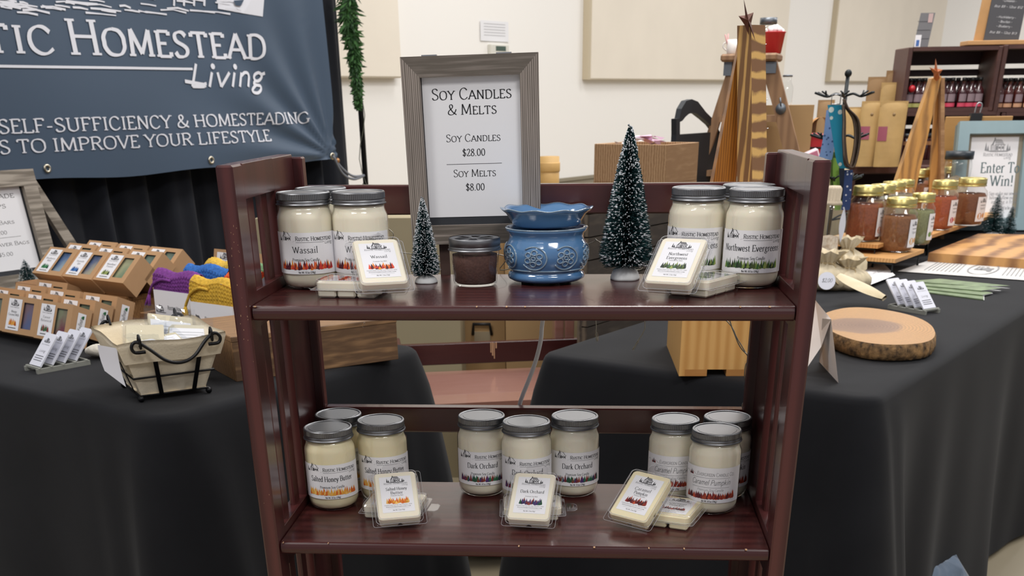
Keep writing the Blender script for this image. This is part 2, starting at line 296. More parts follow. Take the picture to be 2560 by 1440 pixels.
class Sheet:
    """flat artwork: polygons (2d points, material index, layer)"""
    def __init__(s): s.p=[]
    def poly(s,pts,mi,layer=1): s.p.append((pts,mi,layer))
    def rect(s,x0,y0,x1,y1,mi,layer=1,n=1):
        for i in range(n):
            a=x0+(x1-x0)*i/n; b=x0+(x1-x0)*(i+1)/n; s.p.append(([(a,y0),(b,y0),(b,y1),(a,y1)],mi,layer))
    def stroke(s,P,wf,mi,layer=1):
        L=[];n=len(P)
        for i in range(n):
            a=P[max(i-1,0)];b=P[min(i+1,n-1)];dx,dy=b[0]-a[0],b[1]-a[1];l=math.hypot(dx,dy) or 1;dx/=l;dy/=l
            h=wf(dx,dy)/2; L.append(((P[i][0]-dy*h,P[i][1]+dx*h),(P[i][0]+dy*h,P[i][1]-dx*h)))
        for i in range(n-1): s.p.append(([L[i][1],L[i+1][1],L[i+1][0],L[i][0]],mi,layer))
    def text(s,t,x,y,size,mi=1,mode='n',width=None,align='l',weight=1.0,layer=1,seg=3,track=1.0):
        k=size/10; W=0; seq=[]
        for ch in t:
            if ch==' ': W+=3.6*track; continue
            sc_=1
            g=ch
            if mode[0]=='s' and ch.islower(): g=ch.upper(); sc_=.78
            if g not in G: continue
            gw=G[g][0]*sc_; seq.append((g,sc_,W)); W+=gw+track*(.9 if mode[0]!='i' else .35)
        W-=.9; sx=(width/(W*k)) if width else 1
        x0=x-(W*k*sx/2 if align=='c' else (W*k*sx if align=='r' else 0))
        thin,thick=(.58*weight,1.45*weight) if mode in('n','s') else (.8*weight,.8*weight)
        sh=.28 if mode[0]=='i' else 0
        def wf(dx,dy):
            sn=abs(math.sin(math.atan2(dy,dx)-.25)); return (thin+(thick-thin)*sn)*k
        for g,sc_,ox in seq:
            for ty,P in G[g][1]:
                def T(p): return (x0+(ox+p[0]*sc_+p[1]*sc_*sh)*k*sx, y+p[1]*sc_*k)
                if ty=='O':
                    c=T(P[0]); r=.75*k*weight; s.poly([(c[0]+r*math.cos(a*PI/4),c[1]+r*math.sin(a*PI/4)) for a in range(8)],mi,layer); continue
                Q=cat2(P,seg) if (ty=='C' or (mode[0]=='i' and len(P)>2)) else P
                if ty!='C' and len(Q)>2:
                    for i in range(len(Q)-1): s.stroke([T(Q[i]),T(Q[i+1])],wf,mi,layer)
                elif ty in 'SAB' and len(Q)==2:
                    s.stroke([T(Q[0]),T(Q[1])],lambda dx,dy:thick*k if abs(dy)>.95 else wf(dx,dy),mi,layer)
                else: s.stroke([T(q) for q in Q],wf,mi,layer)
                if mode in('n','s') and ty in 'SAB':
                    for e in ((Q[0],) if ty=='A' else (Q[-1],) if ty=='B' else (Q[0],Q[-1])):
                        c=T(e); hw=1.35*k*sc_*sx; hh=.28*k*weight; up=hh if c[1]<y+3*k*sc_ else -hh
                        s.poly([(c[0]-hw,c[1]+up-hh),(c[0]+hw,c[1]+up-hh),(c[0]+hw,c[1]+up+hh),(c[0]-hw,c[1]+up+hh)],mi,layer)
        return W*k*sx
    def line(s,x0,y0,x1,y1,w,mi=1,layer=1,n=20):
        s.stroke([(x0+(x1-x0)*i/n,y0+(y1-y0)*i/n) for i in range(n+1)],lambda a,b:w,mi,layer)
    def house(s,x,y,w,mi=1,trees=2,ground=True):
        """the pen drawing of a log cabin with a porch between firs; x,y lower left, w wide"""
        k=w/10
        def P(*q): return [(x+a*k,y+b*k) for a,b in q]
        lw=lambda a,b:.13*k
        s.poly(P((2.6,2.2),(3.6,4.1),(4.0,4.1),(3.2,2.1)),mi); s.poly(P((3.5,3.9),(3.5,4.6),(3.95,4.6),(3.95,4.0)),mi)
        for i in range(7):
            t=i/7; s.stroke(P((3.7+3*t*.1,4.05-1.5*t),(6.4+1.1*t,3.9-1.6*t)),lw,mi)
        for i in range(5): s.stroke(P((2.5,.5+.4*i),(4.1,.4+.4*i)),lw,mi)
        for a in (2.5,4.2,5.2,6.3,7.4): s.stroke(P((a,.3),(a,2.3)),lambda a_,b_:.2*k,mi)
        s.poly(P((4.4,.4),(5.0,.4),(5.0,1.9),(4.4,1.9)),mi); s.poly(P((6.6,.8),(7.2,.8),(7.2,1.7),(6.6,1.7)),mi); s.poly(P((5.4,.9),(6.1,.9),(6.1,1.6),(5.4,1.6)),mi)
        s.stroke(P((4.0,2.3),(7.9,2.2)),lambda a,b:.25*k,mi)
        for tx,h in ([(0.6,3.0),(1.4,1.8)] if trees==1 else [(0.5,3.2),(1.3,2.1),(8.8,2.6),(9.6,1.9)]):
            s.poly(P((tx-.42,.3),(tx,h),(tx+.42,.3)),mi)
        if ground:
            for i in range(4): s.stroke(P((.2+.7*i,.2-.12*i),(9.8-.3*i,.25-.14*i)),lambda a,b:.1*k,mi)
    def forest(s,x0,x1,y,h,mis,n,seed=1,layer=1,jag=.25):
        r=random.Random(seed)
        for row in (0,1):
            for i in range(n):
                cx=x0+(x1-x0)*(i+.5+r.uniform(-.35,.35)+row*.4)/n; hh=h*r.uniform(.62,1)*(1-.22*row); hw=(x1-x0)/n*r.uniform(.55,.8)
                yb=y+r.uniform(-jag,.1)*h*.5; mi=r.choice(mis); cx=min(max(cx,x0+hw),x1-hw)
                s.poly([(cx-hw,yb+hh*.1),(cx-hw*.2,yb),(cx+hw*.8,yb+hh*.08),(cx+hw,yb+hh*.2),(cx+hw*.62,yb+hh*.5),(cx,yb+hh),(cx-hw*.6,yb+hh*.5)],mi,layer+row)
    def emit(s,mb,fn,eps=.00012,off=0):
        for pts,mi,layer in s.p:
            mb.add([fn(a,b,eps*layer) for a,b in pts],[list(range(len(pts)))],mi+off)
def flatfn(M=None):
    return (lambda a,b,e:M@Vector((a,-e,b))) if M else (lambda a,b,e:(a,-e,b))
# ------------------------------------------------------------------ the setting
WALLP=BL(0,2.9)
wm=MB()
def wl(t,z,off=0): return WALLP+E1*t+Vector((0,0,z))+Vector((.8526,-.5225,0))*off
M_WALL=mat('wall_paint','f3f0eb',.8,bump=(40,.05)); M_WAIN=mat('wainscot_paint','8f8673',.7)
def wallbox(mb,t0,t1,z0,z1,o0,o1,mi=0): mb.box(t0,t1,-o1,-o0,z0,z1,mi,frameM(WALLP,E1,(-.8526,.5225,0)))
wb=MB(); wallbox(wb,-3,30,FLOOR,4.4,-.12,0); struct('wall_back',wb,M_WALL)
wa=pp(1455,447,WALLP,TA).z
wb=MB(); wallbox(wb,-3,30,FLOOR,wa,.001,.02); wallbox(wb,-3,30,wa,wa+.02,.001,.03); struct('trim_1',wb,M_WAIN)
fl=MB(); fl.box(-9,22,-4,26,FLOOR-.05,FLOOR); struct('floor',fl,mat('floor_concrete','a89c84',.5,noise=(1.5,.12),col2='998d74',bump=(8,.05)))
# acoustic panels: cloth wrapped boards on the wall
M_PANEL=mat('panel_cloth','ece3d4',.9,bump=(300,.2),noise=(3,.05)); M_PEDGE=mat('panel_edge','c5b89f',.9)
def wt(u,v,off=0):
    p=pp(u,v,WALLP+Vector((.8526,-.5225,0))*off,TA); return (p-WALLP).dot(E1),p.z
zb=wt(1640,200,.05)[1]
for i,(u0,u1,lb) in enumerate(((820,1005,'cream cloth wall panel beside the black drape, mostly behind the price sign'),(1476,1958,'wide cream cloth wall panel behind the tall wooden tree'),(2078,2340,'cream cloth wall panel above the kraft bags on the right'))):
    a=wt(u0,190,.05)[0]; b=wt(u1,190,.05)[0]
    m=MB(); m.box(a,b,-.055,-.001,zb,zb+2.6,0,frameM(WALLP,E1,(-.8526,.5225,0)),bev=.008)
    m.box(a-.03,a+.002,-.05,-.001,zb,zb+2.6,1,frameM(WALLP,E1,(-.8526,.5225,0)))
    tag(m.build('acoustic_panel',[M_PANEL,M_PEDGE]),lb,'wall panel','cloth panels on the wall')
# thermostat and notice
FW=frameM(WALLP,E1,(-.8526,.5225,0))
a,z1=wt(1225,110,.02);b,z0=wt(1270,135,.02)
m=MB(); m.box(a,b,-.03,-.001,z0-.03,z1,0,FW,bev=.004); m.box(a+.25*(b-a),b-.2*(b-a),-.032,-.029,z0+.3*(z1-z0),z1-.01,1,FW)
tag(m.build('thermostat',[mat('beige_plastic','d8d6cc',.5),mat('lcd','46584e',.3)]),'small white wall thermostat half hidden behind the price sign frame','thermostat')
S=Sheet(); a,z1=wt(1205,50,.02);b,z0=wt(1276,105,.02); W_=b-a;H_=z1-z0
S.rect(0,0,W_,H_,0,0)
for i in range(5): S.line(.12*W_,H_*(.85-.14*i),.88*W_,H_*(.85-.14*i),.028*H_,1)
m=MB(); S.emit(m,flatfn(FW@Matrix.Translation((a,-.006,z0))),.0005); tag(m.build('wall_notice',[PAPER,mat('grey_print','a9a9ac',.7)]),'white paper notice taped on the wall above the thermostat','notice')
# ------------------------------------------------------------------ front bookcase
SH=.3102; ST=.0173; SD=.269; XI=.3313; XO=.3518; ZT=.4682
M_CH=wood('cherry_wood','4c2422','3c1a1a',(1.2,12,12),1.2,2.5,.26,'Y',coat=.12,bump=.03)
M_CHV=wood('cherry_wood_upright','4f2625','3b191a',(12,12,1.2),1.2,2.5,.28,'X',coat=.12,bump=.03)
M_WORN=mat('bare_wood_wear','c9a27c',.7)
bc=thing('folding_bookcase','dark cherry slatted folding bookcase holding the soy candles and melts','bookcase',(0,0,FLOOR))
def bcp(name,mb,m=M_CH): return mb.build(name,m,bc,loc=(0,0,-FLOOR))
LV=(SH,0,-.31,-.62)
for i,z in enumerate(LV):
    m=MB(); n=6
    prof=[(0,-ST/2-0.0)]+[]
    # board with a rounded front edge
    r=ST/2; pf=[(SD,0),(SD,-ST)]+[(r*.6-r*.6*math.sin(PI*k/8),-ST/2-r*math.cos(PI*k/8)) for k in range(9)]
    m.add([(x,y,z+h) for x in(-.33,.33) for y,h in pf],[list(range(len(pf)))[::-1],list(range(len(pf),2*len(pf)))]+[[k,(k+1)%len(pf),(k+1)%len(pf)+len(pf),k+len(pf)] for k in range(len(pf))],0)
    rw=random.Random(i)
    if i<2:
        for k in range(7):
            x=rw.uniform(-.325,.325) if k>1 else (-.3265,.300)[k]; ww=rw.uniform(.0008,.003)
            m.box(x-ww/2,x+ww/2,r*.02,r*.5,z-.0008,z+.00005,1)
    bcp('shelf',m,[M_CH,M_WORN])
for s in(-1,1):
    def X(a,b): return (min(s*a,s*b),max(s*a,s*b))
    x0,x1=X(XI,XO)
    m=MB(); m.box(x0,x1,-.0065,.035,FLOOR,ZT,0,bev=.0022); bcp('front_upright',m,M_CHV)
    m=MB(); m.box(x0,x1,.165,.268,FLOOR,ZT,0,bev=.0012); bcp('rear_upright',m,M_CHV)
    for z0,z1 in ((.429,ZT),(.281,.3245),(-.045,.0125),(-.35,-.3),(-.68,-.6)):
        m=MB(); m.box(x0,x1,.0325,.1665,z0,z1,0,bev=.0006); bcp('side_rail',m,M_CHV)
    for ya in (.054,.115):
        for za,zb_ in ((.3245,.429),(.0125,.281),(-.3,-.045),(-.6,-.35)):
            m=MB(); m.box(x0+.0065,x1-.0065,ya+.002,ya+.031,za-.002,zb_+.002,0,bev=.002); bcp('side_slat',m,M_CHV)
    a,b=X(.318,.3513)
    m=MB(); m.box(a,b,.2685,.289,FLOOR,ZT-.004,0,bev=.002); bcp('back_stile',m,M_CHV)
for z in (SH,0,-.31):
    m=MB(); m.box(-.318,.318,.2685,.289,z+.0794,z+.1177,0,bev=.002); bcp('back_rail',m,M_CH)
# wear marks on the left upright
m=MB(); rw=random.Random(5)
for k in range(26):
    z=rw.uniform(.27,.41)*1 if k<22 else rw.uniform(-.1,.4); x=-XO+.0205*rw.uniform(.3,.85); h=rw.uniform(.0006,.0022)
    m.box(x,x+rw.uniform(.0002,.0004),-.0067,-.0064,z,z+h)
bcp('scuff_marks',m,M_WORN)
# ------------------------------------------------------------------ candle jars
GLASS=clear('clear_glass',(.975,.98,.975),.015,1.6); M_WAX=mat('soy_wax','f1e8d3',.45,sss=.15); M_WAXC=mat('soy_wax_yellow','efe2bd',.45,sss=.15)
M_LID=mat('zinc_lid','858689',.42,1.0); JH=.1181; RL=.0345; RB=.0372
def lidprof(r,h,t=.0150):
    return [(r*.95,h-t),(r*1.045,h-t),(r*1.05,h-t+.0009),(r*1.01,h-t+.0017),(r*1.0,h-t+.0030),(r*1.02,h-t+.0042),(r*.985,h-t+.0052),(r*.985,h-t+.006),(r*1.01,h-t+.0066),(r*1.01,h-.0016),(r*.99,h-.0004),(r*.965,h),(r*.91,h-.0004),(r*.895,h-.0014)]
def lid_mesh(mb,r,h,mi=0,ribs=90):
    P=lidprof(r,h); mb.lathe(P[:9],96,mi,cap=False); mb.lathe(P[8:10],ribs*2,mi,smooth=False,rf=lambda rr,z,a,k:(rr*(1-.016*(int(round(a/(2*PI)*ribs*2))%2)),z),cap=False); mb.lathe(P[9:],96,mi,cap=False); mb.lathe([(r*.895,h-.0014),(r*.80,h-.0014),(r*.79,h-.0010),(1e-5,h-.0010)],64,mi,smooth=False,cap=False)
def glass_prof(): return [(.024,.0),(.030,.0012),(.0345,.005),(.0365,.012),(RB,.022),(RB,.086),(.0366,.0905),(.0348,.0945),(.0338,.097),(.0336,.1025)]
OKC=[['e8a33a','f2b84b','e07b28','f4c56a','d9661f','e8b05a'],['c9302a','7b1f2a','e0662a','f09a2f','4f1526','e24a28'],['3f6b35','7d9645','2c4128','9aa85a','4a5a2e','20301f'],['6f2a2e','2d6b4a','31345f','8c3a2c','4a2c6a','27503a'],['7a1f22','a6442a','45161d','c4502f','5e1a22','8f2a26']]
PAL=dict(honey=OKC[0],wassail=OKC[1],evergreen=OKC[2],orchard=OKC[3],pumpkin=OKC[4],
 blue=['2f62a8','3f7ac0','234b85'],green=['2f6b45','3d8a55','24523a'],mixed=['7a2f35','3f6b45','9a4a45'],gold=['d98a2f','e8a84a','c96a22'])
def palmats(k): return [mat('print_%s_%d'%(k,i),c,.6) for i,c in enumerate(PAL[k])]
def jar_label(kind,seed):
    S=Sheet(); w=.050; S.poly([(-w,0),(-w,0),(-w,0)],0,0); S.p.pop(); S.rect(-w,0,w,.051,0,0,n=28)
    np_=len(PAL[kind]); tm=list(range(2,2+np_))
    if kind=='pumpkin2' : pass
    return S,tm
def make_label(scent,kind,style='homestead',seed=1):
    S,tm=jar_label(kind,seed)
    if style=='homestead':
        S.house(-.0385,.0405,.0265,1,1)
        S.text('Rustic Homestead',-.0115,.0412,.0052,1,'s',width=.051)
        S.line(-.0112,.0392,.027,.0392,.00035); S.text('Living',.0275,.0366,.0042,1,'i',width=.0125)
        wd={'Wassail':.0335,'Northwest Evergreens':.079,'Salted Honey Butter':.064,'Dark Orchard':.048,'Caramel Pumpkin':.062}[scent]
        S.text(scent,.0,.0262,.0078,1,'n',width=wd,align='c',weight=.85)
        S.text('Premium Soy Candle',.0,.0162,.0036,1,'n',width=.036,align='c',weight=.9)
    else:
        for k_,(xx,hh) in enumerate(((-.034,.005),(-.0315,.0075),(-.029,.0055))): S.poly([(xx-.0016,.0385),(xx,.0385+hh),(xx+.0016,.0385)],tm[0] if k_!=1 else 1)
        S.line(-.042,.043,-.036,.0395,.0003); S.line(-.046,.040,-.042,.043,.0003); S.line(-.027,.0425,-.021,.0385,.0003)
        S.text('Evergreen Candle Co.',-.0205,.039,.0052,1,'sb',width=.056,weight=.75)
        S.line(-.028,.0362,.028,.0362,.0003); S.text('Caramel Pumpkin',0,.0262,.0078,1,'i',width=.058,align='c',weight=.8)
        S.line(-.028,.0225,.028,.0225,.0003); S.text('Premium Soy Candle',0,.0170,.0036,1,'i',width=.038,align='c',weight=.7)
    S.forest(-.0385,.0385,.0056,.0128,tm,26,seed,jag=.12)
    S.text('Net Wt. 10.5oz (298g)',0,.0012,.0025,1,'n',width=.022,align='c',weight=.9,layer=3)
    return S
JPROTO=None; LMESH={}
JS=[('U1',-.2928,.1575,1,'Wassail','wassail',8),('U2',-.2204,.1618,1,'Wassail','wassail',2),('U3',-.2858,.2290,1,'Wassail','wassail',20),
('U4',.2943,.160,1,'Northwest Evergreens','evergreen',-8),('U5',.2232,.190,1,'Northwest Evergreens','evergreen',-16),('U6',.2932,.2317,1,'Northwest Evergreens','evergreen',0),
('L1',-.289,.158,0,'Salted Honey Butter','honey',12),('L2',-.2190,.198,0,'Salted Honey Butter','honey',13),('L3',-.2895,.231,0,'Salted Honey Butter','honey',50),
('L4',-.0727,.2285,0,'Dark Orchard','orchard',6),('L5',-.0039,.1968,0,'Dark Orchard','orchard',6),('L6',.066,.2300,0,'Dark Orchard','orchard',10),
('L7',.2132,.216,0,'Caramel Pumpkin','pumpkin2',-4),('L8',.2679,.162,0,'Caramel Pumpkin','pumpkin2',-12),('L9',.2900,.2295,0,'Caramel Pumpkin','pumpkin',2)]
LB={'U1':'Wassail soy candle jar standing in front at the left end of the top shelf','U2':'Wassail soy candle jar right of the front one, label half hidden by a melt pack','U3':'candle jar behind the two Wassail jars, only its lid showing',
'U4':'Northwest Evergreens candle jar, front one with its whole label showing','U5':'Northwest Evergreens candle jar behind the tilted melt pack','U6':'candle jar in the back right corner of the top shelf, only its lid showing',
'L1':'Salted Honey Butter candle jar at the front left of the lower shelf','L2':'Salted Honey Butter candle jar standing behind the honey melt pack','L3':'candle jar in the back left corner of the lower shelf, mostly hidden',
'L4':'Dark Orchard candle jar, left one of the three in the middle','L5':'Dark Orchard candle jar, front middle one behind the melt pack','L6':'Dark Orchard candle jar, right one of the three in the middle',
'L7':'Caramel Pumpkin candle jar with script lettering, left one behind the pumpkin melts','L8':'Caramel Pumpkin candle jar with script lettering, front one with whole label','L9':'candle jar in the back right corner of the lower shelf, label ending in kin'}
PAL['pumpkin2']=PAL['pumpkin']
for key,x,y,lv,scent,kind,rot in JS:
    z=SH if lv else 0
    if JPROTO is None:
        t=thing('candle_jar',LB[key],'candle jar',(x,y,z+.0003),0,'soy candle jars on the bookcase'); JPROTO=t
        m=MB(); m.lathe(glass_prof(),56,0); m.build('glass_jar',GLASS,t)
        m=MB(); wp=[(.022,.0026),(.029,.0034),(.0333,.0065),(.0354,.0125),(.0362,.022),(.0362,.0855),(.0357,.0893),(.0340,.0932),(.0328,.0965),(.0324,.1018),(1e-5,.1018)]; m.lathe(wp,56,0); wax0=m.build('wax',M_WAX,t)
        m=MB(); lid_mesh(m,RL,JH); m.build('lid',M_LID,t)
    else:
        t=JPROTO.copy(); COL.objects.link(t); t.location=(x,y,z+.0003); t['label']=LB[key]
        for ch in JPROTO.children:
            if ch.name.startswith('label'): continue
            c=ch.copy(); COL.objects.link(c); c.parent=t
            if ch.name.startswith('wax') and kind=='honey': c.data=waxh
    if key=='U1': waxh=wax0.data.copy(); waxh.materials[0]=M_WAXC
    t.rotation_euler=(0,0,0)
    lk=(scent,kind)
    if lk not in LMESH:
        S=make_label(scent,kind,'homestead' if kind!='pumpkin2' else 'evergreen',len(LMESH)+3); m=MB()
        S.emit(m,lambda a,b,e:((RB+.0003+e)*math.sin(a/RB),-(RB+.0003+e)*math.cos(a/RB),.0205+b),.00012)
        o=m.build('label',[PAPERW,INK]+palmats('pumpkin' if kind=='pumpkin2' else kind),t); LMESH[lk]=o.data
    else:
        o=bpy.data.objects.new('label',LMESH[lk]); COL.objects.link(o); o.parent=t
    # jar's own facing: the centre of its label
    yaw=math.atan2(CC.x-x,-(CC.y-y)); o.rotation_euler=(0,0,yaw*.0+math.radians(rot))
    o['label']='white printed paper label'
# ------------------------------------------------------------------ wax melts in clamshell packs
PLAST=clear('clear_plastic',(.96,.96,.965),.04,1.5); PEDGE=mat('plastic_edge','d9dade',.15,spec=.8); PEDGE.node_tree.nodes['Principled BSDF'].inputs['Alpha'].default_value=.38
def melt_pack(name_label,x,y,z,yaw,tilt,roll,scent,kind,lying=False,waxm=None,showlabel=True,group=None,lift=0):
    """pack standing on its lower edge: local x across, z up the pack, -y the labelled front"""
    W,H,D=.062,.086,.020
    M=Matrix.Translation((x,y,z))@Matrix.Rotation(math.radians(yaw),4,'Z')@Matrix.Rotation(math.radians(-tilt),4,'X')@Matrix.Rotation(math.radians(roll),4,'Y')
    t=thing('wax_melt_pack',name_label,'wax melts',M=M,group='clamshell packs of wax melts')
    # rigid tray, lid and flange (thin clear plastic)
    m=MB()
    def rr(w,h,r,y,z0=0,n=4):
        o=[]
        for cx,cz,a0 in ((w-r,h-r,0),(-w+r,h-r,90),(-w+r,r,180),(w-r,r,270)):
            for k in range(n+1): a=math.radians(a0+90*k/n); o.append((cx+r*math.cos(a),y,z0+cz+r*math.sin(a)))
        return o
    def loft(rings,mi=0,cap0=True,cap1=True):
        n=len(rings[0]); vs=[p for r_ in rings for p in r_]; F=[[i*n+k,i*n+(k+1)%n,(i+1)*n+(k+1)%n,(i+1)*n+k] for i in range(len(rings)-1) for k in range(n)]
        if cap0: F.append(list(range(n)))
        if cap1: F.append([(len(rings)-1)*n+k for k in range(n)][::-1])
        m.add(vs,F,mi,False)
    hw=W/2
    loft([rr(hw-.001,H-.004,.006,-D*.62,.002),rr(hw+.001,H-.001,.006,-D*.5,.0005),rr(hw+.002,H,.007,-D*.12,0),rr(hw+.0065,H+.008,.004,-D*.10,-.004),rr(hw+.0065,H+.008,.004,-D*.06,-.004),rr(hw+.002,H,.007,-D*.05,0),rr(hw-.001,H-.004,.006,D*.5,.002)])
    tab=[(-.016,-D*.08,H+.006),(.016,-D*.08,H+.006),(.015,-D*.08,H+.017),(.009,-D*.08,H+.021),(-.009,-D*.08,H+.021),(-.015,-D*.08,H+.017)]
    m.add(tab+[(a_,b_+.0008,c_) for a_,b_,c_ in tab],[[0,1,2,3,4,5],[11,10,9,8,7,6]]+[[i,(i+1)%6,(i+1)%6+6,i+6] for i in range(6)])
    m.tube(rr(hw+.0065,H+.008,.004,-D*.08,-.004),0.00032,1,5,closed=True); m.tube(tab,0.00032,1,5,closed=True); m.tube(rr(hw-.001,H-.004,.006,-D*.62,.002),.0004,1,5,closed=True); m.tube(rr(hw+.002,H,.007,-D*.12,0),.0004,1,5,closed=True)
    m.build('clamshell',[PLAST,PEDGE],t)
    m=MB(); loft([rr(hw-.0035,H-.008,.005,-D*.54,.0038),rr(hw-.0015,H-.004,.006,-D*.44,.0018),rr(hw-.0015,H-.004,.006,-D*.02,.0018)])
    for i in(0,1):
        for j in range(3):
            cx=(-1)**i*(hw-.001)/2; z0=.003+j*(H-.008)/3; z1=z0+(H-.008)/3-.002
            m.box(cx-hw/2+.0025,cx+hw/2-.0025,-D*.03,D*.45,z0,z1,0,bev=.0022)
    wb_=m.build('wax_block',waxm or M_WAX,t)
    S=Sheet(); w,h=.0225,.063; S.poly([(-w,0),(w,0),(w,h),(-w,h)],0,0); tm=list(range(2,2+len(PAL[kind])))
    S.house(-.013,.0525,.026,1,2); S.text('Rustic Homestead',0,.0493,.0028,1,'s',width=.033,align='c',weight=.8); S.text('Living',.0085,.0462,.0030,1,'i',width=.008,weight=.7)
    wds=scent.split(' '); two=len(scent)>13
    if two:
        k=2 if wds[0]=='Salted' else 1; S.text(' '.join(wds[:k]),0,.0385,.0052,1,'n',align='c',width=.0295 if k==2 else .025,weight=.85); S.text(' '.join(wds[k:]),0,.0315,.0052,1,'n',align='c',width=.017 if k==2 else (.0265 if 'Ever' in scent else .021),weight=.85)
    else: S.text(scent,0,.0352,.0052,1,'n',align='c',width=.021 if len(scent)<9 else .0335,weight=.85)
    S.text('Premium Soy Melt',0,.0283,.0018,1,'n',align='c',width=.0175,weight=.8)
    S.forest(-.0165,.0165,.0155,.012,tm,11,3,1)
    S.text('Handcrafted in the Pacific NW',0,.0118,.0017,1,'s',align='c',width=.0385,weight=.8); S.text('RusticHomesteadLiving.com',0,.0087,.0018,1,'s',align='c',width=.0345,weight=.9)
    S.line(-.015,.0066,.015,.0066,.00015); S.text('Net Wt. 2.5oz (71g)',0,.0028,.0019,1,'n',align='c',width=.0165,weight=.9)
    m=MB(); S.emit(m,lambda a,b,e:(a,-D*.54-.0002-e,.0125+b),.00008)
    m.build('label',[PAPERW,INK]+palmats(kind),t)['label']='white printed label'
    return t
def mp(u,v,z): p=pz(u,v,z); return p.x,p.y
def stand(label,u,v,z,yaw,tilt,roll,scent,kind,waxm=None):
    x,y=mp(u,v,z); melt_pack(label,x,y+.004,z+.0105,yaw,tilt,roll,scent,kind,waxm=waxm)
def lie(label,cx,cy,z,phi,scent,kind,waxm=None):
    c,s_=math.cos(math.radians(phi)),math.sin(math.radians(phi)); melt_pack(label,cx-c*.043,cy-s_*.043,z+.0096,phi-90,90,0,scent,kind,waxm=waxm)
stand('Wassail melt pack leaning back against the Wassail jars, orange trees on its label',963,751,SH,19,57,0,'Wassail','wassail')
lie('wax melt pack lying flat under the tilted Wassail pack',mp(890,735,SH)[0],.086,SH,-6,'Wassail','wassail')
stand('Northwest Evergreens melt pack leaning back with green trees on its label',1667,751,SH,-21,57,0,'Northwest Evergreens','evergreen')
lie('wax melt pack lying flat beside the front Northwest Evergreens jar',mp(1758,735,SH)[0],.106,SH,56,'Northwest Evergreens','evergreen')
stand('Salted Honey Butter melt pack leaning back with orange trees on its label',1001,1330,0,12,57,-2,'Salted Honey Butter','honey')
lie('wax melt pack lying flat behind the Salted Honey Butter pack',mp(985,1295,0)[0],.124,0,-4,'Salted Honey Butter','honey')
stand('Dark Orchard melt pack leaning back with many coloured trees on its label',1320,1334,0,-5,57,1,'Dark Orchard','orchard')
lie('wax melt pack lying flat behind the Dark Orchard pack',mp(1330,1295,0)[0],.124,0,4,'Dark Orchard','orchard')
stand('Caramel Pumpkin melt pack leaning back with red trees on its yellow wax',1568,1330,0,-26,57,5,'Caramel Pumpkin','pumpkin',M_WAXC)
lie('pale wax melt pack lying flat beside the front Caramel Pumpkin jar',mp(1688,1300,0)[0],.112,0,70,'Caramel Pumpkin','pumpkin',M_WAXC)
# ------------------------------------------------------------------ price sign in the grey wood frame
M_GREY=wood('grey_wood','9c9189','5f574f',(2,40,40),3,4,.7,'Y',bump=.5); M_GREYV=wood('grey_wood_upright','9c9189','5f574f',(40,40,2),3,4,.7,'X',bump=.5)
M_MATB=mat('black_mat_board','2a2d33',.7)
def picture_frame(name,label,x0,x1,z0,z1,bw,th,M,mh,mv,S,mats,margin=None,cat='sign',paper=None,lipm=None):
    """four mitred bars around a mat and a sheet; local xz, front at y=-th"""
    t=thing(name,label,cat,M=M)
    def bar(pts,m):
        b=MB(); fr=[(x,-th,z) for x,z in pts]; bk=[(x,0,z) for x,z in pts]; b.add(fr+bk,[[0,1,2,3],[7,6,5,4]]+[[i,i+4,(i+1)%4+4,(i+1)%4] for i in range(4)]); b.build('frame_bar',m,t)
    bar([(x0,z1),(x1,z1),(x1-bw,z1-bw),(x0+bw,z1-bw)],mh); bar([(x0,z0),(x1,z0),(x1-bw,z0+bw),(x0+bw,z0+bw)],mh)
    bar([(x0,z0),(x0,z1),(x0+bw,z1-bw),(x0+bw,z0+bw)],mv); bar([(x1,z0),(x1,z1),(x1-bw,z1-bw),(x1-bw,z0+bw)],mv)
    b=MB(); b.box(x0+bw*.9,x1-bw*.9,-.003,-.001,z0+bw*.9,z1-bw*.9); b.build('mat_board',lipm or M_MATB,t)
    b=MB(); S.emit(b,lambda a,c,e:(a,-.0035-e,c),.0001); b.build('sign_sheet',mats,t)
    return t
yf=.262
TL=py(1003,140,yf);TR=py(1344,134,yf);BR_=py(1346,604,yf);BL_=py(1024,611,yf)
PTL=py(1055,190,yf);PTR=py(1292,188,yf);PBL=py(1078,540,yf);PBR=py(1297,535,yf)
ox=BL_.x; oz=BL_.z; Wd=(TR.x-TL.x+BR_.x-BL_.x)/2; Ht=(TL.z-BL_.z+TR.z-BR_.z)/2
S=Sheet(); px0=.0255;px1=Wd-.0245;pz1=Ht-.0245;pz0=pz1-(PTL.z-PBL.z); cx=(px0+px1)/2; ph=pz1-pz0
S.rect(px0,pz0,px1,pz1,0,0)
def row(fr): return pz1-ph*fr
S.text('Soy Candles',cx,row(.157),.0135,1,'s',width=.107,align='c',weight=.9); S.text('& Melts',cx,row(.262),.0125,1,'s',width=.066,align='c',weight=.9)
S.text('Soy Candles',cx,row(.452),.0092,1,'s',width=.074,align='c',weight=.85); S.text('$28.00',cx,row(.555),.0088,1,'n',width=.031,align='c')
S.line(cx-.038,row(.612),cx+.038,row(.612),.0006); S.text('Soy Melts',cx,row(.705),.0092,1,'s',width=.0585,align='c',weight=.85); S.text('$8.00',cx,row(.806),.0088,1,'n',width=.026,align='c')
fr=picture_frame('price_sign','grey wood framed Soy Candles and Melts price sign on the top shelf',0,Wd,0,Ht,.0245,.013,Matrix.Translation((TL.x+.0035,yf+.004,oz))@Matrix.Rotation(math.radians(-1.0),4,'Y'),M_GREY,M_GREYV,S,[PAPER,INK])
m=MB()
for cx_ in (.028,Wd-.055): m.box(cx_,cx_+.02,-.010,-.002,Ht,Ht+.0015)
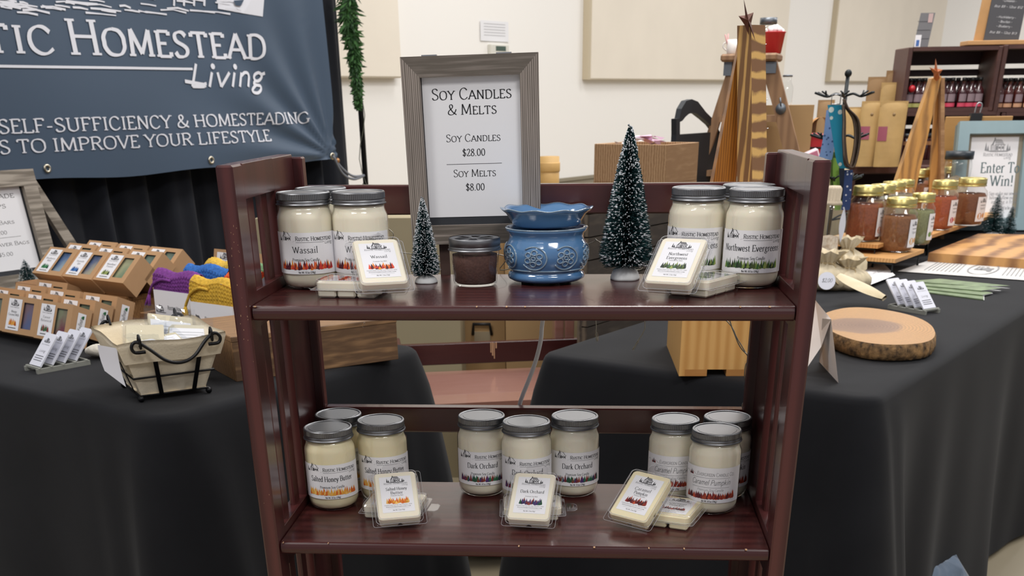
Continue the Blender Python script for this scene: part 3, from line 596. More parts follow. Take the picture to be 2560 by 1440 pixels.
m.build('hanging_clip',mat('steel','b9bbbf',.3,1),fr)
m=MB(); m.box(.036,.050,-.001,.004,-.05,.02); m.build('easel_leg',mat('dark_easel','4a3731',.6),fr)
# ------------------------------------------------------------------ bottle brush trees
M_BR=mat('brush_green','16393c',.7); M_BR2=mat('brush_teal','2c5a5c',.7); M_SNOW=mat('snow_flock','e4e8ec',.8); M_SNOWB=mat('snow_base','dfe1e2',.75,bump=(60,.3))
def brush_tree(label,x,y,z,h,rb,n,cat='tree',baser=.0125,seed=1,snow=.45,mats=None,group='bottle brush trees',twist=26):
    t=thing('bottle_brush_tree',label,'miniature tree',(x,y,z),0,group); r=random.Random(seed); m=MB(); zb=h*.1; k=h/.1
    for i in range(n):
        f=r.random()**.8; f=1-f; zz=zb+(h-zb)*f; R_=rb*(1-f)**.82*r.uniform(.88,1.06)+.0015*k; 
        if f<.06: R_*=.75+4*f
        a=r.uniform(0,2*PI); d=Vector((math.cos(a),math.sin(a),r.uniform(-.12,.2))); s_=Vector((-d.y,d.x,0)); wd=.00029*k*r.uniform(.7,1.3)
        p0=Vector((0,0,zz))+d*.001; p1=Vector((0,0,zz))+d*R_; mi=0 if r.random()<.6 else 1
        m.add([p0-s_*wd,p0+s_*wd,p1+s_*wd*.6,p1-s_*wd*.6],[[0,1,2,3]],mi); u=Vector((0,0,1))*wd
        m.add([p0-u,p0+u,p1+u*.6,p1-u*.6],[[0,1,2,3]],mi)
        if r.random()<snow:
            q0=p1-d*R_*r.uniform(.08,.16); sw=wd*r.uniform(.9,1.9); m.add([q0-s_*sw,q0+u*2.2,q0+s_*sw,q0-u*2.2,p1+d*.0006],[[0,1,4],[1,2,4],[2,3,4],[3,0,4],[0,3,2,1]],2)
    m.build('bristles',mats or [M_BR,M_BR2,M_SNOW],t)
    m=MB(); m.tube([(0,0,.002),(0,0,h*1.0)],.0009*k,0,6); m.tube([(.0015*k*math.cos(q*.8),.0015*k*math.sin(q*.8),h+.001*q*k*.4) for q in range(6)],.0005*k,0,5); m.build('wire_stem',mat('wire_silver','9aa0a6',.35,1),t)
    m=MB(); m.lathe([(baser,0),(baser,.0015*k),(baser*.88,.005*k),(baser*.6,.0085*k),(baser*.25,.0105*k),(1e-5,.011*k)],24,0,rf=lambda rr,zz,a,k_:(rr*(1+.04*math.sin(5*a)),zz)); m.build('snow_mound',M_SNOWB,t)
    return t
p=pz(1563,703,SH); hz=py(1563,320,p.y+.017).z-SH
brush_tree('tall snow flecked bottle brush tree right of the blue wax warmer',p.x,p.y+.017,SH+.0003,hz,.0355,9500,baser=.020,seed=3,snow=.20)
p=pz(1064,710,SH); hz=py(1058,497,p.y+.012).z-SH
brush_tree('small snowy bottle brush tree between the Wassail melts and the brown jar',p.x-.001,p.y+.012,SH+.0003,hz,.0205,5000,baser=.0155,seed=4,snow=.38)
# ------------------------------------------------------------------ small jar of brown grounds
p=pz(1183,720,SH); t=thing('spice_jar','small quilted glass jar of brown powder with cut out tin lid, beside the blue warmer','jar',(p.x,p.y+.031,SH+.0003)); t.scale=(1.02,1.02,.88)
m=MB(); m.lathe([(.026,0),(.0285,.002),(.0288,.006),(.030,.03),(.0325,.048),(.0325,.051),(.0315,.0525),(.0315,.056)],64,0,rf=lambda rr,z,a,k:(rr*(1+(.022*math.sin(12*a)**3 if 2<=k<=3 else 0)),z)); m.build('glass_jar',GLASS,t)
m=MB(); m.lathe([(.0245,.003),(.027,.005),(.029,.03),(.0295,.044),(1e-5,.0445)],40); m.build('brown_powder',mat('brown_powder','5e4038',.9,noise=(300,.35),bump=(300,.4)),t)
m=MB(); P=lidprof(.0335,.068,.0175); m.lathe(P[:-2],72,0,cap=False)
for k in range(6):
    a0=k*PI/3; 
    m.add([(0.003*math.cos(a0),.003*math.sin(a0),.0668),(.03*math.cos(a0-.24),.03*math.sin(a0-.24),.0668),(.032*math.cos(a0),.032*math.sin(a0),.0668),(.03*math.cos(a0+.24),.03*math.sin(a0+.24),.0668)],[[0,1,2,3]])
m.lathe([(.026,.0666),(.032,.0674)],48,0,cap=False); m.lathe([(.009,.0669),(1e-5,.067)],20,0)
m.build('daisy_lid',M_LID,t)
# ------------------------------------------------------------------ blue ceramic wax warmer
M_BLUE=mat('blue_glaze','5c87b3',.12,coat=1,noise=(14,.2),col2='4873a2'); M_BLUEE=mat('pale_glaze_edge','8297a8',.15,coat=1)
p=pz(1362,716,SH); wx,wy=p.x,p.y+.047
t=thing('wax_warmer','blue glazed ceramic wax warmer with embossed flowers and a wavy dish','wax warmer',(wx,wy,SH+.0033)); t.scale=(1.07,1.07,.87)
KR=1.0
bp=[(.030,0),(.044,0),(.0485,.003),(.0495,.007),(.0475,.0115),(.0455,.014),(.049,.021),(.0525,.031),(.053,.042),(.0515,.052),(.0478,.0585),(.0468,.063),(.048,.068),(.0505,.0715),(.0518,.0745),(.0505,.0765),(.047,.0765),(.046,.070),(1e-5,.068)]
m=MB(); m.lathe(bp,72); m.build('warmer_body',M_BLUE,t)
m=MB()
def onbody(a,z,off=.0):
    for i in range(len(bp)-1):
        if bp[i][1]<=z<=bp[i+1][1] and i>4: rr=bp[i][0]+(bp[i+1][0]-bp[i][0])*(z-bp[i][1])/(bp[i+1][1]-bp[i][1]); break
    else: rr=.05
    return Vector(((rr+off)*math.cos(a),(rr+off)*math.sin(a),z))
for kf in range(8):
    fc=-PI/2+.52+kf*PI/4*1.0 - PI/4*0
    def arc(cx,cz,r_,r2=None,n=14,a0=0,a1=2*PI): return [onbody(fc+(cx+r_*math.cos(a0+(a1-a0)*i/n))/.052,cz+(r2 or r_)*math.sin(a0+(a1-a0)*i/n),.0004) for i in range(n+(0 if a1-a0>6.2 else 1))]
    for q in range(6):
        aa=q*PI/3+.4; m.tube(arc(.0083*math.cos(aa),.037+.0083*math.sin(aa),.0036),.0010,0,6,closed=True)
    m.tube(arc(0,.037,.0025),.001,0,6,closed=True)
    m.tube(arc(0,.037,.0165,a0=-2.6,a1=2.3,n=26),.0011,0,6); 
m.build('flower_relief',M_BLUEE,t)
m=MB(); m.tube([onbody(2*PI*k/48,.0178,.0006) for k in range(48)],.0011,0,6,closed=True); m.build('bead_trim',M_BLUEE,t); m=MB(); m.tube([(.0512*math.cos(2*PI*k/64),.0512*math.sin(2*PI*k/64),.0758) for k in range(64)],.0012,0,6,closed=True); m.build('body_rim',M_BLUEE,t)
def wav(rr,z,a,k):
    g={4:.35,5:.8,6:1,7:1,8:.8}.get(k,0); return (rr*(1+.014*g*math.sin(10*a+.6)),z+.0012*g*math.sin(10*a+.6))
m=MB(); m.lathe([(.030,.078),(.041,.0785),(.0425,.081),(.0448,.086),(.051,.0965),(.0555,.1005),(.0570,.1025),(.056,.104),(.0525,.1025),(.046,.096),(.040,.087),(1e-5,.085)],96,0,rf=wav); m.build('wax_dish',M_BLUE,t)
m=MB(); m.tube([(.0568*(1+.014*math.sin(10*a+.6))*math.cos(a),.0568*(1+.014*math.sin(10*a+.6))*math.sin(a),.1035+.0012*math.sin(10*a+.6)) for a in [2*PI*k/96 for k in range(96)]],.0009,0,6,closed=True); m.build('dish_rim',M_BLUEE,t)
m=MB()
for a in (.8,2.35,3.9,5.5): m.lathe([(.006,-.0035),(.006,0)],12,0,Matrix.Translation((.034*math.cos(a),.034*math.sin(a),0)))
m.lathe([(.032,-.002),(.032,.0005)],24); m.build('rubber_feet',mat('black_rubber','141416',.7),t)
# power cord of the warmer
M_CORD=clear('clear_cord',(.86,.86,.87),.15,1.5); m=MB()
M_CORDW=mat('white_cord','c9c8c9',.35)
pts=[(wx,wy+.05,SH+.02),(wx+.005,.285,SH+.004)]+[tuple(py(u,v,.30)) for u,v in ((1357,800),(1352,850),(1340,900),(1322,950),(1306,990),(1298,1020),(1290,1100))]
m.tube(smoothpts(pts,5),.0032,0,8); tag(m.build('power_cord',M_CORDW),'white flat power cord hanging down behind the bookcase from the wax warmer','cord')
# fairy lights
M_LED=clear('led_lens',(.95,.94,.9),.05,1.6); M_WIRE=mat('silver_wire','9a968a',.35,.8)
fl_=thing('fairy_lights','clear wire fairy lights trailing along the back of the bookcase','string lights',(0,.3,SH))
m=MB(); q=[py(u,v,.296) for u,v in ((860,540),(975,575),(978,610),(1000,630),(1100,640),(1130,625),(1262,640),(1260,700),(1470,610),(1490,600),(1540,640),(1556,665),(1600,690),(1612,650),(1600,640),(1640,690),(1700,600))]
q=[Vector((a.x,max(a.y,.296),max(a.z,SH+.002))) for a in q]; LM=Matrix.Translation((0,-.3,-SH))
m.tube([LM@a for a in smoothpts(q,6)],.0007,0,5)
q2=[py(u,v,.297) for u,v in ((1600,690),(1780,700),(1830,820),(1852,870),(1885,900),(1905,915),(1870,905),(1862,930),(1864,955),(1875,960),(1862,1000),(1855,1015),(1850,1060))]
m.tube([LM@a for a in smoothpts(q2,6)],.0009,0,5); q3=[py(u,v,.298) for u,v in ((1600,690),(1800,790),(1845,850),(1875,898),(1906,917))]; m.tube([LM@a for a in smoothpts(q3,5)],.0008,0,5)
q4=[py(u,v,.298) for u,v in ((1600,700),(1612,806),(1608,830),(1596,850),(1582,874))]; m.tube([LM@a for a in smoothpts(q4,5)],.0008,0,5); q5=[py(u,v,.298) for u,v in ((1480,700),(1490,806),(1490,830),(1493,853))]; m.tube([LM@a for a in smoothpts(q5,5)],.0007,0,5)
q6=[py(u,v,.297) for u,v in ((1258,720),(1262,640))]; m.build('wire',M_WIRE,fl_)
for (u,v),(u2,v2) in (((1596,850),(1583,876)),((1491,830),(1493,854)),((1895,908),(1906,917)),((912,806),(908,818)),((975,575),(977,600)),((1260,690),(1255,712)),((1594,650),(1602,668)),((1866,900),(1862,925))):
    m=MB(); a,b=LM@py(u,v,.297),LM@py(u2,v2,.297); m.tube([a,a+(b-a)*.2,a+(b-a)*.9,b],.002,0,8,rr=[.0008,.0019,.0019,.0006]); m.build('bulb',M_LED,fl_)
# ------------------------------------------------------------------ black cloth covered tables
M_CLOTH=mat('black_tablecloth','17181c',.9,bump=(900,.12),sheen=.06,spec=.2,noise=(6,.15),col2='111216')
def cloth_table(label,a0,a1,b0,b1,O,seed=1,folds=1.0,rc=.05,dens=1.0,hem=0.02,table_label=None,holes=None):
    """tabletop rectangle in booth coordinates (a along E1, b along E2); cloth hangs to the floor"""
    r=random.Random(seed); P=[];cnr=[]
    def arc(ca,cb,t0):
        for k in range(7): t=math.radians(t0+90*k/6); P.append((ca+rc*math.cos(t),cb+rc*math.sin(t),math.cos(t),math.sin(t),1))
    def seg(p,q,nx,ny):
        L=math.hypot(q[0]-p[0],q[1]-p[1]); n=int(L/.02)
        for k in range(1,n): P.append((p[0]+(q[0]-p[0])*k/n,p[1]+(q[1]-p[1])*k/n,nx,ny,0))
    arc(a1-rc,b1-rc,0); seg((a1-rc,b1),(a0+rc,b1),0,1); arc(a0+rc,b1-rc,90); seg((a0,b1-rc),(a0,b0+rc),-1,0); arc(a0+rc,b0+rc,180); seg((a0+rc,b0),(a1-rc,b0),0,-1); arc(a1-rc,b0+rc,270); seg((a1,b0+rc),(a1,b1-rc),1,0)
    N=len(P); H=-FLOOR-hem; rows=[(-.045,0),(-.02,-.0006),(-.008,-.003),(-.001,-.009),(.003,-.018),(.006,-.04)]+[(.008,-.04-(H-.04)*k/14) for k in range(1,15)]
    S_=[0]
    for i in range(1,N): S_.append(S_[-1]+math.hypot(P[i][0]-P[i-1][0],P[i][1]-P[i-1][1]))
    ph=[r.uniform(0,6.28) for _ in range(6)]; fq=[9*dens,15*dens,23*dens,5*dens]
    vs=[]
    for off,z in rows:
        dz=max(0,-z-.03)/H
        for i,(a,b,na,nb,c) in enumerate(P):
            s=S_[i]; f=math.sin(fq[0]*s+ph[0]+1.3*math.sin(2.1*s)-dz*1.2)+.6*math.sin(fq[1]*s+ph[1]+.8*math.sin(3*s))+.35*math.sin(fq[2]*s+ph[2])
            cw=max(0,1-min(abs(s-S_[j]) for j in CN(P))/.22) if True else 0
            amp=folds*(.030*dz**.8)*(1+.5*math.sin(fq[3]*s+ph[3]))
            o=off+amp*f*.55+.05*dz*folds+cw*.07*dz**.7+cw*.02*math.sin(45*s)*dz**.6
            vs.append(O(a+na*o,b+nb*o,z))
    m=MB(); m.add(vs,[[k*N+i,k*N+(i+1)%N,(k+1)*N+(i+1)%N,(k+1)*N+i] for k in range(len(rows)-1) for i in range(N)],0,True)
    # top: inner fill
    m.add([O(a-na*.045*(1 if True else 0)*1,b-nb*.045,0) for a,b,na,nb,c in P],[list(range(N))[::-1]],0,True)
    o=m.build('tablecloth',M_CLOTH); tag(o,label,'tablecloth')
    t=thing('folding_table',table_label,'table',O((a0+a1)/2,(b0+b1)/2,FLOOR),math.radians(TA)); m=MB(); la,lb=(a1-a0)/2-.06,(b1-b0)/2-.06
    m.box(-la,la,-lb,lb,-FLOOR-.04,-FLOOR-.006); m.build('tabletop',mat('table_plastic','bfbdb8',.6),t)
    for sa in(-1,1):
        for sb in(-1,1):
            m=MB(); m.tube([(sa*(la-.05),sb*(lb-.08),0),(sa*(la-.05),sb*(lb-.08),-FLOOR-.04)],.014); m.build('leg',mat('table_leg','3a3a3d',.5,.6),t)
    return o
def CN(P):
    if id(P) not in _CN:
        idx=[i for i,p in enumerate(P) if p[4]==1]; _CN[id(P)]=idx[3::7]
    return _CN[id(P)]
_CN={}
cloth_table('black cloth over the left table of soaps, its corner below the wire basket',0,.80,0,1.95,BL,3,.9,.07,.75,table_label='folding table under the black cloth of the left table')
cloth_table('black cloth over the long right table of spice jars and cards, hanging in folds',0,3.42,0,.81,BR,8,1.25,.05,1.0,table_label='long folding table under the black cloth of the right table')
# ------------------------------------------------------------------ drape, banner, pole
DP=BL(0,2.06); M_DRAPE=mat('black_drape','1f2127',.95,sheen=.05,spec=.2,bump=(500,.1))
def dt_(u,v,P): return (pp(u,v,P,TA)-P).dot(E1)
aR=dt_(893,450,DP); FD=frameM(DP,E1,(-.8526,.5225,0))
m=MB(); n=260; a0=-1.2
def dr(i,j):
    s=a0+(aR-a0)*i; d=.035*math.sin(s*34+1.5*math.sin(s*5))+.018*math.sin(s*61+j*1.5)+.01*math.sin(s*17)
    return FD@Vector((s,.02+d*(.45+.55*(1-j)),FLOOR+.02+2.9*j))
m.grid(dr,n,14); tag(m.build('backdrop_drape',M_DRAPE),'black pleated backdrop drape hanging behind the banner and left table','drape')
BP=BL(0,1.99); FB=frameM(BP,E1,(-.8526,.5225,0))
def bsz(u,v): p=pp(u,v,BP,TA); return ((p-BP).dot(E1),p.z)
s1,z1=bsz(838,400); s2,z2=bsz(798,0); sg,zg=bsz(825,390)
def bright(z): return s1+(s2-s1)*(z-z1)/(z2-z1)
gs=[bsz(115,421)[0],bsz(517,400)[0],sg]
def bdisp(s,z):
    h=max(0,z-z1); dg=math.hypot(s-sg,z-zg); a=math.atan2(z-zg,sg-s)
    d=.010*math.sin(a*16)*math.exp(-((dg-.25)/.35)**2)+.007*math.sin(3*s+7*z)+.006*math.sin(11*s-5*z+1)*(.4+.6*math.exp(-h*2))
    return d
def bfn(s,z,e=0): return FB@Vector((s,-.012-bdisp(s,z)-e,z))
ban=thing('fabric_banner','navy Rustic Homestead Living banner hung on the black drape','banner',BP+E1*s1); BM=ban.matrix_world.copy(); BMI=Matrix.Translation(-(BP+E1*s1))
m=MB()
def bg(i,j):
    z=z1+(1.35)*j; s=-1.1+(bright(z)+1.1)*i
    dip=.006*math.cos((s-sg)/(gs[1]-gs[0])*2*PI)*(1-j)**8
    return BMI@bfn(s,z+dip)
m.grid(bg,260,130); m.build('banner_cloth',mat('navy_vinyl','3f5064',.55,bump=(700,.12),sheen=.1),ban)
S=Sheet(); 
def bt(txt,ul,vl,ur,vr,vtop,mode,wt=1,utop=None):
    sl,zl=bsz(ul,vl); sr,zr=bsz(ur,vr); zt=bsz(utop or ul,vtop)[1]; z=(zl+zr)/2; S.text(txt,sl,z,zt-zl,0,mode,width=sr-sl,weight=wt,seg=4)
bt('Homestead',170,135,660,150,45,'s',1.15)
sl,zl=bsz(50,132); sr,zr=bsz(128,133); zt=bsz(50,62)[1]; zH=(bsz(170,135)[1]+bsz(660,150)[1])/2
S.text('tic',bsz(-45,131)[0],zH,(zt-zl)/.78,0,'s',width=bsz(132,133)[0]-bsz(-45,131)[0],weight=1.15)
l0=bsz(-300,162);l1=bsz(478,175); zz=(bsz(60,164)[1]+l1[1])/2; S.rect(l0[0],zz-.004,l1[0],zz+.004,0,1,60)
a=bsz(475,212);b=bsz(660,222); zt=bsz(520,150)[1]; S.text('Living',a[0]-.015,(a[1]+b[1])/2,(zt-a[1])*.92,0,'i',width=(b[0]-a[0])*1.0,weight=1.8)
S.line(a[0]-.03,a[1]+.012,a[0]+.06,a[1],.012,0)
a=bsz(-8,328);b=bsz(768,313); z=(a[1]+b[1])/2; S.text('SELF-SUFFICIENCY & HOMESTEADING',a[0],z,(bsz(768,285)[1]-b[1])*1.0,0,'n',width=b[0]-a[0],weight=1.2)
a=bsz(-35,381);b=bsz(676,357); z=(a[1]+b[1])/2; S.text('LS TO IMPROVE YOUR LIFESTYLE',a[0],z,(bsz(676,329)[1]-b[1])*1.0,0,'n',width=b[0]-a[0],weight=1.2)
# brush drawing of the cabin's ground and wall, lower part in view
r=random.Random(3)
for k in range(120):
    u=r.uniform(-60,600); v=r.uniform(-60,32); 
    if v>18 and (u<20): continue
    s_,z_=bsz(u,v); L=r.uniform(.03,.13)*(.5 if v<-20 else 1); S.stroke([(s_,z_),(s_+L*.5,z_+r.uniform(-.004,.004)),(s_+L,z_-.004)],lambda a,b:r.uniform(.003,.007),0)
q=[bsz(u,v) for u,v in ((540,-60),(655,-60),(650,42),(600,34),(540,22))]; S.poly(q,0,1)
q=[bsz(u,v) for u,v in ((575,2),(600,0),(592,16),(580,14))]; S.poly(q,1,2); q=[bsz(u,v) for u,v in ((560,-60),(610,-60),(600,-20),(566,-16))]; S.poly(q,1,2)
for u in (430,455,480,505): 
    q=[bsz(u,-60),bsz(u+5,-60),bsz(u+5,16),bsz(u,14)]; S.poly(q,0,1)
m=MB(); 
for pts,mi,layer in S.p: m.add([BMI@bfn(a,b,.0035*layer) for a,b in pts],[list(range(len(pts)))],mi)
m.build('white_lettering',[mat('white_print','dcdde4',.6),mat('navy_print','3f5064',.6)],ban)
M_BRASS=mat('brass','c9b07a',.3,1)
for s_ in gs:
    zc=zg if s_==sg else bsz(517,400)[1] if s_==gs[1] else bsz(115,421)[1]
    m=MB(); c=bfn(s_,zc,.002); rg=.0105
    m.tube([BMI@(c+E1*(rg*math.cos(2*PI*k/20))+Vector((0,0,rg*math.sin(2*PI*k/20)))) for k in range(20)],.0045,0,6,closed=True); m.build('grommet',mat('nickel','cdc6b4',.3,1),ban)
pb=pp(914,452,BP+E2*.05,TA); 
m=MB(); m.tube([(pb.x,pb.y,FLOOR),(pb.x,pb.y,2.3)],.0125,0,12); m.tube([(pb.x,pb.y,.70),(pb.x,pb.y,.735)],.018,0,12); tag(m.build('drape_pole',mat('black_metal','15161a',.4,.5)),'thin black metal pole at the right end of the backdrop','pole')
m=MB(); g=bfn(sg,zg,.006)
e=Vector((pb.x,pb.y,pp(918,440,BP,TA).z))
for dz in (.0,-.02):
    m.tube(smoothpts([g,g.lerp(e,.25)+Vector((0,0,-.03+dz)),g.lerp(e,.6)+Vector((0,0,-.035+dz*.6)),e],5),.0055,0,8)
m.ball(g.lerp(e,.12)+Vector((0,0,-.008)),.011,1)
tag(m.build('bungee_cord',[mat('grey_cord','70747c',.5),mat('copper_clip','b98a60',.4,.8)]),'grey looped bungee cord tying the banner corner to the pole','cord')
m=MB(); r=random.Random(9); gp=[pp(u,v,BP-E2*.04,TA) for u,v in ((868,-60),(872,40),(882,110),(890,175),(893,235),(897,268))]
gp=smoothpts(gp,12)
for i,p_ in enumerate(gp):
    th=.075*(1-.75*i/len(gp))
    for k in range(26):
        d=Vector((r.uniform(-1,1),r.uniform(-1,1),r.uniform(-1.6,.2))).normalized(); L=th*r.uniform(.5,1.1)
        q=p_+Vector((r.uniform(-1,1),r.uniform(-1,1),0))*th*.25; s_=d.cross(Vector((r.uniform(-1,1),1,.2))).normalized()*.0045
        m.add([q-s_*.3,q+s_*.3,q+d*L*.6+s_,q+d*L,q+d*L*.6-s_],[[0,1,2,3,4]],r.choice((0,0,1)))
m.tube(gp,.006,1,6)
tag(m.build('evergreen_garland',[mat('cedar_green','3f6a35',.7),mat('cedar_dark','2c4a2a',.7)]),'hanging green evergreen garland beside the drape edge','garland')
m=MB(); ls=[Vector((pb.x,pb.y,.95))+Vector((.02*math.sin(k),-.012,-.06*k)) for k in range(15)]; m.tube(ls,.002,0,5)
for k in range(1,15,3): m.tube([ls[k],ls[k]+E1*(.03*(-1)**k)+Vector((0,0,.015*(-1)**(k//3)))],.003,0,6)
tag(m.build('string_lights',mat('dark_wire','5a5c50',.5)),'dark wired string lights twined around the drape pole','string lights')
# ------------------------------------------------------------------ soap boxes
M_KRAFT=mat('kraft_card','b9926a',.75,noise=(30,.06),bump=(200,.06)); M_FILM=clear('window_film',(.96,.97,.98),.05,1.45)
NE2=-E2
def soap_box(label,a,b,z,w,h,d,tilt,pal,soap,soap2,name1,name2='',side=False,group='kraft boxes of soap',rz=0,tilt2=0):
    M=frameM(BL(a,b,z+d*math.sin(math.radians(tilt))),NE2,E1)@Matrix.Rotation(math.radians(rz),4,'Z')@Matrix.Rotation(math.radians(-tilt),4,'X')
    t=thing('soap_box',label,'soap box',M=M,group=group)
    m=MB(); wx0,wx1,wz0,wz1=w*.56,w*.86,h*.16,h*.86
    # front face with a window opening
    m.add([(0,0,0),(w,0,0),(w,0,h),(0,0,h),(wx0,0,wz0),(wx1,0,wz0),(wx1,0,wz1),(wx0,0,wz1)],[[0,1,5,4],[1,2,6,5],[2,3,7,6],[3,0,4,7]])
    m.add([(0,0,0),(w,0,0),(w,d,0),(0,d,0),(0,0,h),(w,0,h),(w,d,h),(0,d,h)],[[0,3,2,1],[4,5,6,7],[1,2,6,5],[0,4,7,3],[2,3,7,6]])
    m.build('kraft_box',M_KRAFT,t)
    m=MB(); m.add([(wx0,.0008,wz0),(wx1,.0008,wz0),(wx1,.0008,wz1),(wx0,.0008,wz1)],[[0,1,2,3]]); m.build('window_film',M_FILM,t)
    m=MB(); m.box(w*.08,w*.94,.006,d*.9,h*.06,h*.94,0,bev=.006); m.build('soap_bar',mat('soap_'+soap,soap,.5,noise=(18,.3),col2=soap2),t)
    S=Sheet(); lw=w*.41; S.poly([(0,0),(lw,0),(lw,h*.84),(0,h*.84)],0,0); tm=list(range(2,2+len(PAL[pal]))); S.house(lw*.2,h*.66,lw*.6,1,2); S.text('Rustic Homestead',lw/2,h*.60,h*.030,1,'s',align='c',width=lw*.66,weight=.8)
    S.text(name1,lw/2,h*.47,h*.062,1,'n',align='c',width=lw*min(.8,.085*len(name1)),weight=.8)
    if name2: S.text(name2,lw/2,h*.385,h*.062,1,'n',align='c',width=lw*min(.8,.085*len(name2)),weight=.8)
    S.forest(lw*.2,lw*.8,h*.14,h*.2,tm,7,2); S.line(lw*.2,h*.06,lw*.8,h*.06,h*.02,1)
    m=MB(); S.emit(m,lambda x,y,e:(w*.09+x,-.0006-e,h*.08+y),.0003); m.build('label',[PAPERW,INK]+palmats(pal),t)
    if side:
        S=Sheet(); S.poly([(0,0),(h*.75,0),(h*.75,d*.42),(0,d*.42)],0,0); S.text('Clean Kauffman',h*.1,d*.14,d*.2,1,'i',width=h*.5,weight=.7); S.forest(h*.6,h*.7,d*.1,d*.2,[2,3],2,1)
        m=MB(); S.emit(m,lambda x,y,e:(w+.0006+e,d*.3+y if False else d*.72-y,h*.1+x),.0003); m.build('side_label',[PAPERW,INK]+palmats('green'),t)
    return t
UW,UH,UD=.150,.105,.066
up=[(75,708,.0,'Blue soap in window','green','5f7fa8','33507f'),(160,712,0,'',"blue",'a8ab98','2f5590'),(236,716,0,'','evergreen','bcb98f','8f9a72')]
RT=.085
nm=[('kraft soap box with dark blue soap, leftmost of the front three on the wooden riser','green','33558c','9fb0b8','Blueberry','Mint'),('kraft soap box with blue and sand soap, middle of the front three on the riser','blue','2f4f86','b4ab90','Seaside','Spa'),('kraft soap box with pale green soap, right of the front three on the riser','evergreen','b5b189','7f9070','Woodland','Forest')]
UT=50; UD=.052; UH=.093; th_=math.radians(UT); zU=RT+UD*math.sin(th_); FRp=pz(307,708,zU); UP1=pz(75,682,zU); UW=((UP1-LA).dot(E2)-(FRp-LA).dot(E2))/3+.002
for i,(lb,pal,c1,c2,n1,n2) in enumerate(nm):
    a=.545+.006*i; b=1.235-.143*i-.006
    a=(FRp-LA).dot(E1)+((UP1-FRp).dot(E1))*(2-i)/3*1.0; b=(FRp-LA).dot(E2)+UW+(2-i)*(UW-.004)
    soap_box(lb,a,b,RT,UW,UH,UD,UT,pal,c1,c2,n1,n2)
a0_=(FRp-LA).dot(E1);b0_=(FRp-LA).dot(E2)
for j,(da,db,lb) in enumerate(((0.068,.0,'kraft soap box directly behind the pale green soap box on the riser'),(.070,.012+UW,'kraft soap box behind the blue and sand one on the riser'),(.072,.024+UW*2,'kraft soap box behind the leftmost one on the riser'),(.136,.004,'kraft soap box at the back right of the riser, its right side in view'),(.138,.016+UW,'kraft soap box in the back row of the riser, second from the right'),(.140,.028+UW*2,'kraft soap box at the back left of the riser, top edge showing'))):
    soap_box(lb,a0_+da,b0_+UW+db,RT+.0005,UW,UH,UD,UT,('green','blue','gold')[j%3],'7f8f78','3f5a6a','Soap','',side=False)
M_RIS=wood('riser_wood','a87a4a','6f4a2a',(4,30,30),2,3,.6,'Y',bump=.25)
FRt=pz(312,742,RT); ra=(FRt-LA).dot(E1); rb=(FRt-LA).dot(E2)
def wcrate(name,label,M,w,d,h,m1,th=.012,open_=False,cat='crate'):
    t=thing(name,label,cat,M=M)
    if open_:
        m=MB(); m.box(0,w,0,d,0,th); m.build('bottom_board',m1,t)
    else: m=MB(); m.box(-.001,w+.001,-.001,d+.001,h-th,h,bev=.0015); m.build('top_board',m1,t)
    hh=h if open_ else h-th; lo=th if open_ else 0
    for x0,x1,y0,y1,nm_ in ((0,w,0,th,'front_board'),(0,w,d-th,d,'back_board'),(0,th,th,d-th,'side_board'),(w-th,w,th,d-th,'side_board')):
        m=MB(); m.box(x0,x1,y0,y1,lo,hh,bev=.001); m.build(nm_,m1,t)
    return t
wcrate('wooden_riser','low brown wooden riser box carrying the upper soap boxes',frameM(BL(ra,rb+.50,0),NE2,E1),.50,.30,RT-.001,M_RIS)
LWd,LHt,LD=.190,.092,.052
zL=.004+LD*math.sin(math.radians(24)); Fp=pz(168,859,zL); Lp=pz(72,846,zL); LWd=(Lp-Fp).dot(E2);  la_=(Fp-LA).dot(E1); lb_=(Fp-LA).dot(E2)
cols=[('kraft soap box with green and plum soap, front row below the riser','mixed','8f9a78','7a3f4a','Forest','Botanical','evergreen'),('kraft soap box with mauve soap in its window, left of the green and plum one','gold','8a6a68','5f6a8f','Mango','Coconut Milk','gold'),('kraft soap box cut off by the left edge of the photo in the front row','green','8a8a78','5a6a5a','Soap','','green')]
for i,(lb,pal,c1,c2,n1,n2,_) in enumerate(cols):
    soap_box(lb,la_+.004*i,lb_+LWd+i*(LWd+.006),.004,LWd,LHt,LD,24,pal,c1,c2,n1,n2,side=(i==0))
for j,(da,db,lb) in enumerate(((.066,.006,'kraft soap box second in the right file below the riser, side label showing'),(.132,.010,'kraft soap box third in the right file, touching the riser front'),(.066,.02+LWd,'kraft soap box second in the middle file below the riser'),(.132,.024+LWd,'kraft soap box third in the middle file below the riser'),(.066,.03+LWd*2,'kraft soap box second in the left file'),(.132,.034+LWd*2,'kraft soap box third in the left file'),(.20,.04+LWd*2,'kraft soap box at the far left behind the lower rows'))):
    if la_+da+.09>ra+.0 and db<.3: 
        if da>.2: da=min(da,ra-la_-.10)
    soap_box(lb,la_+da,lb_+LWd+db,.004,LWd,LHt,LD,24,('mixed','green','gold')[j%3],'6f7a5f','2f3f3a','Soap','',side=db<.1)
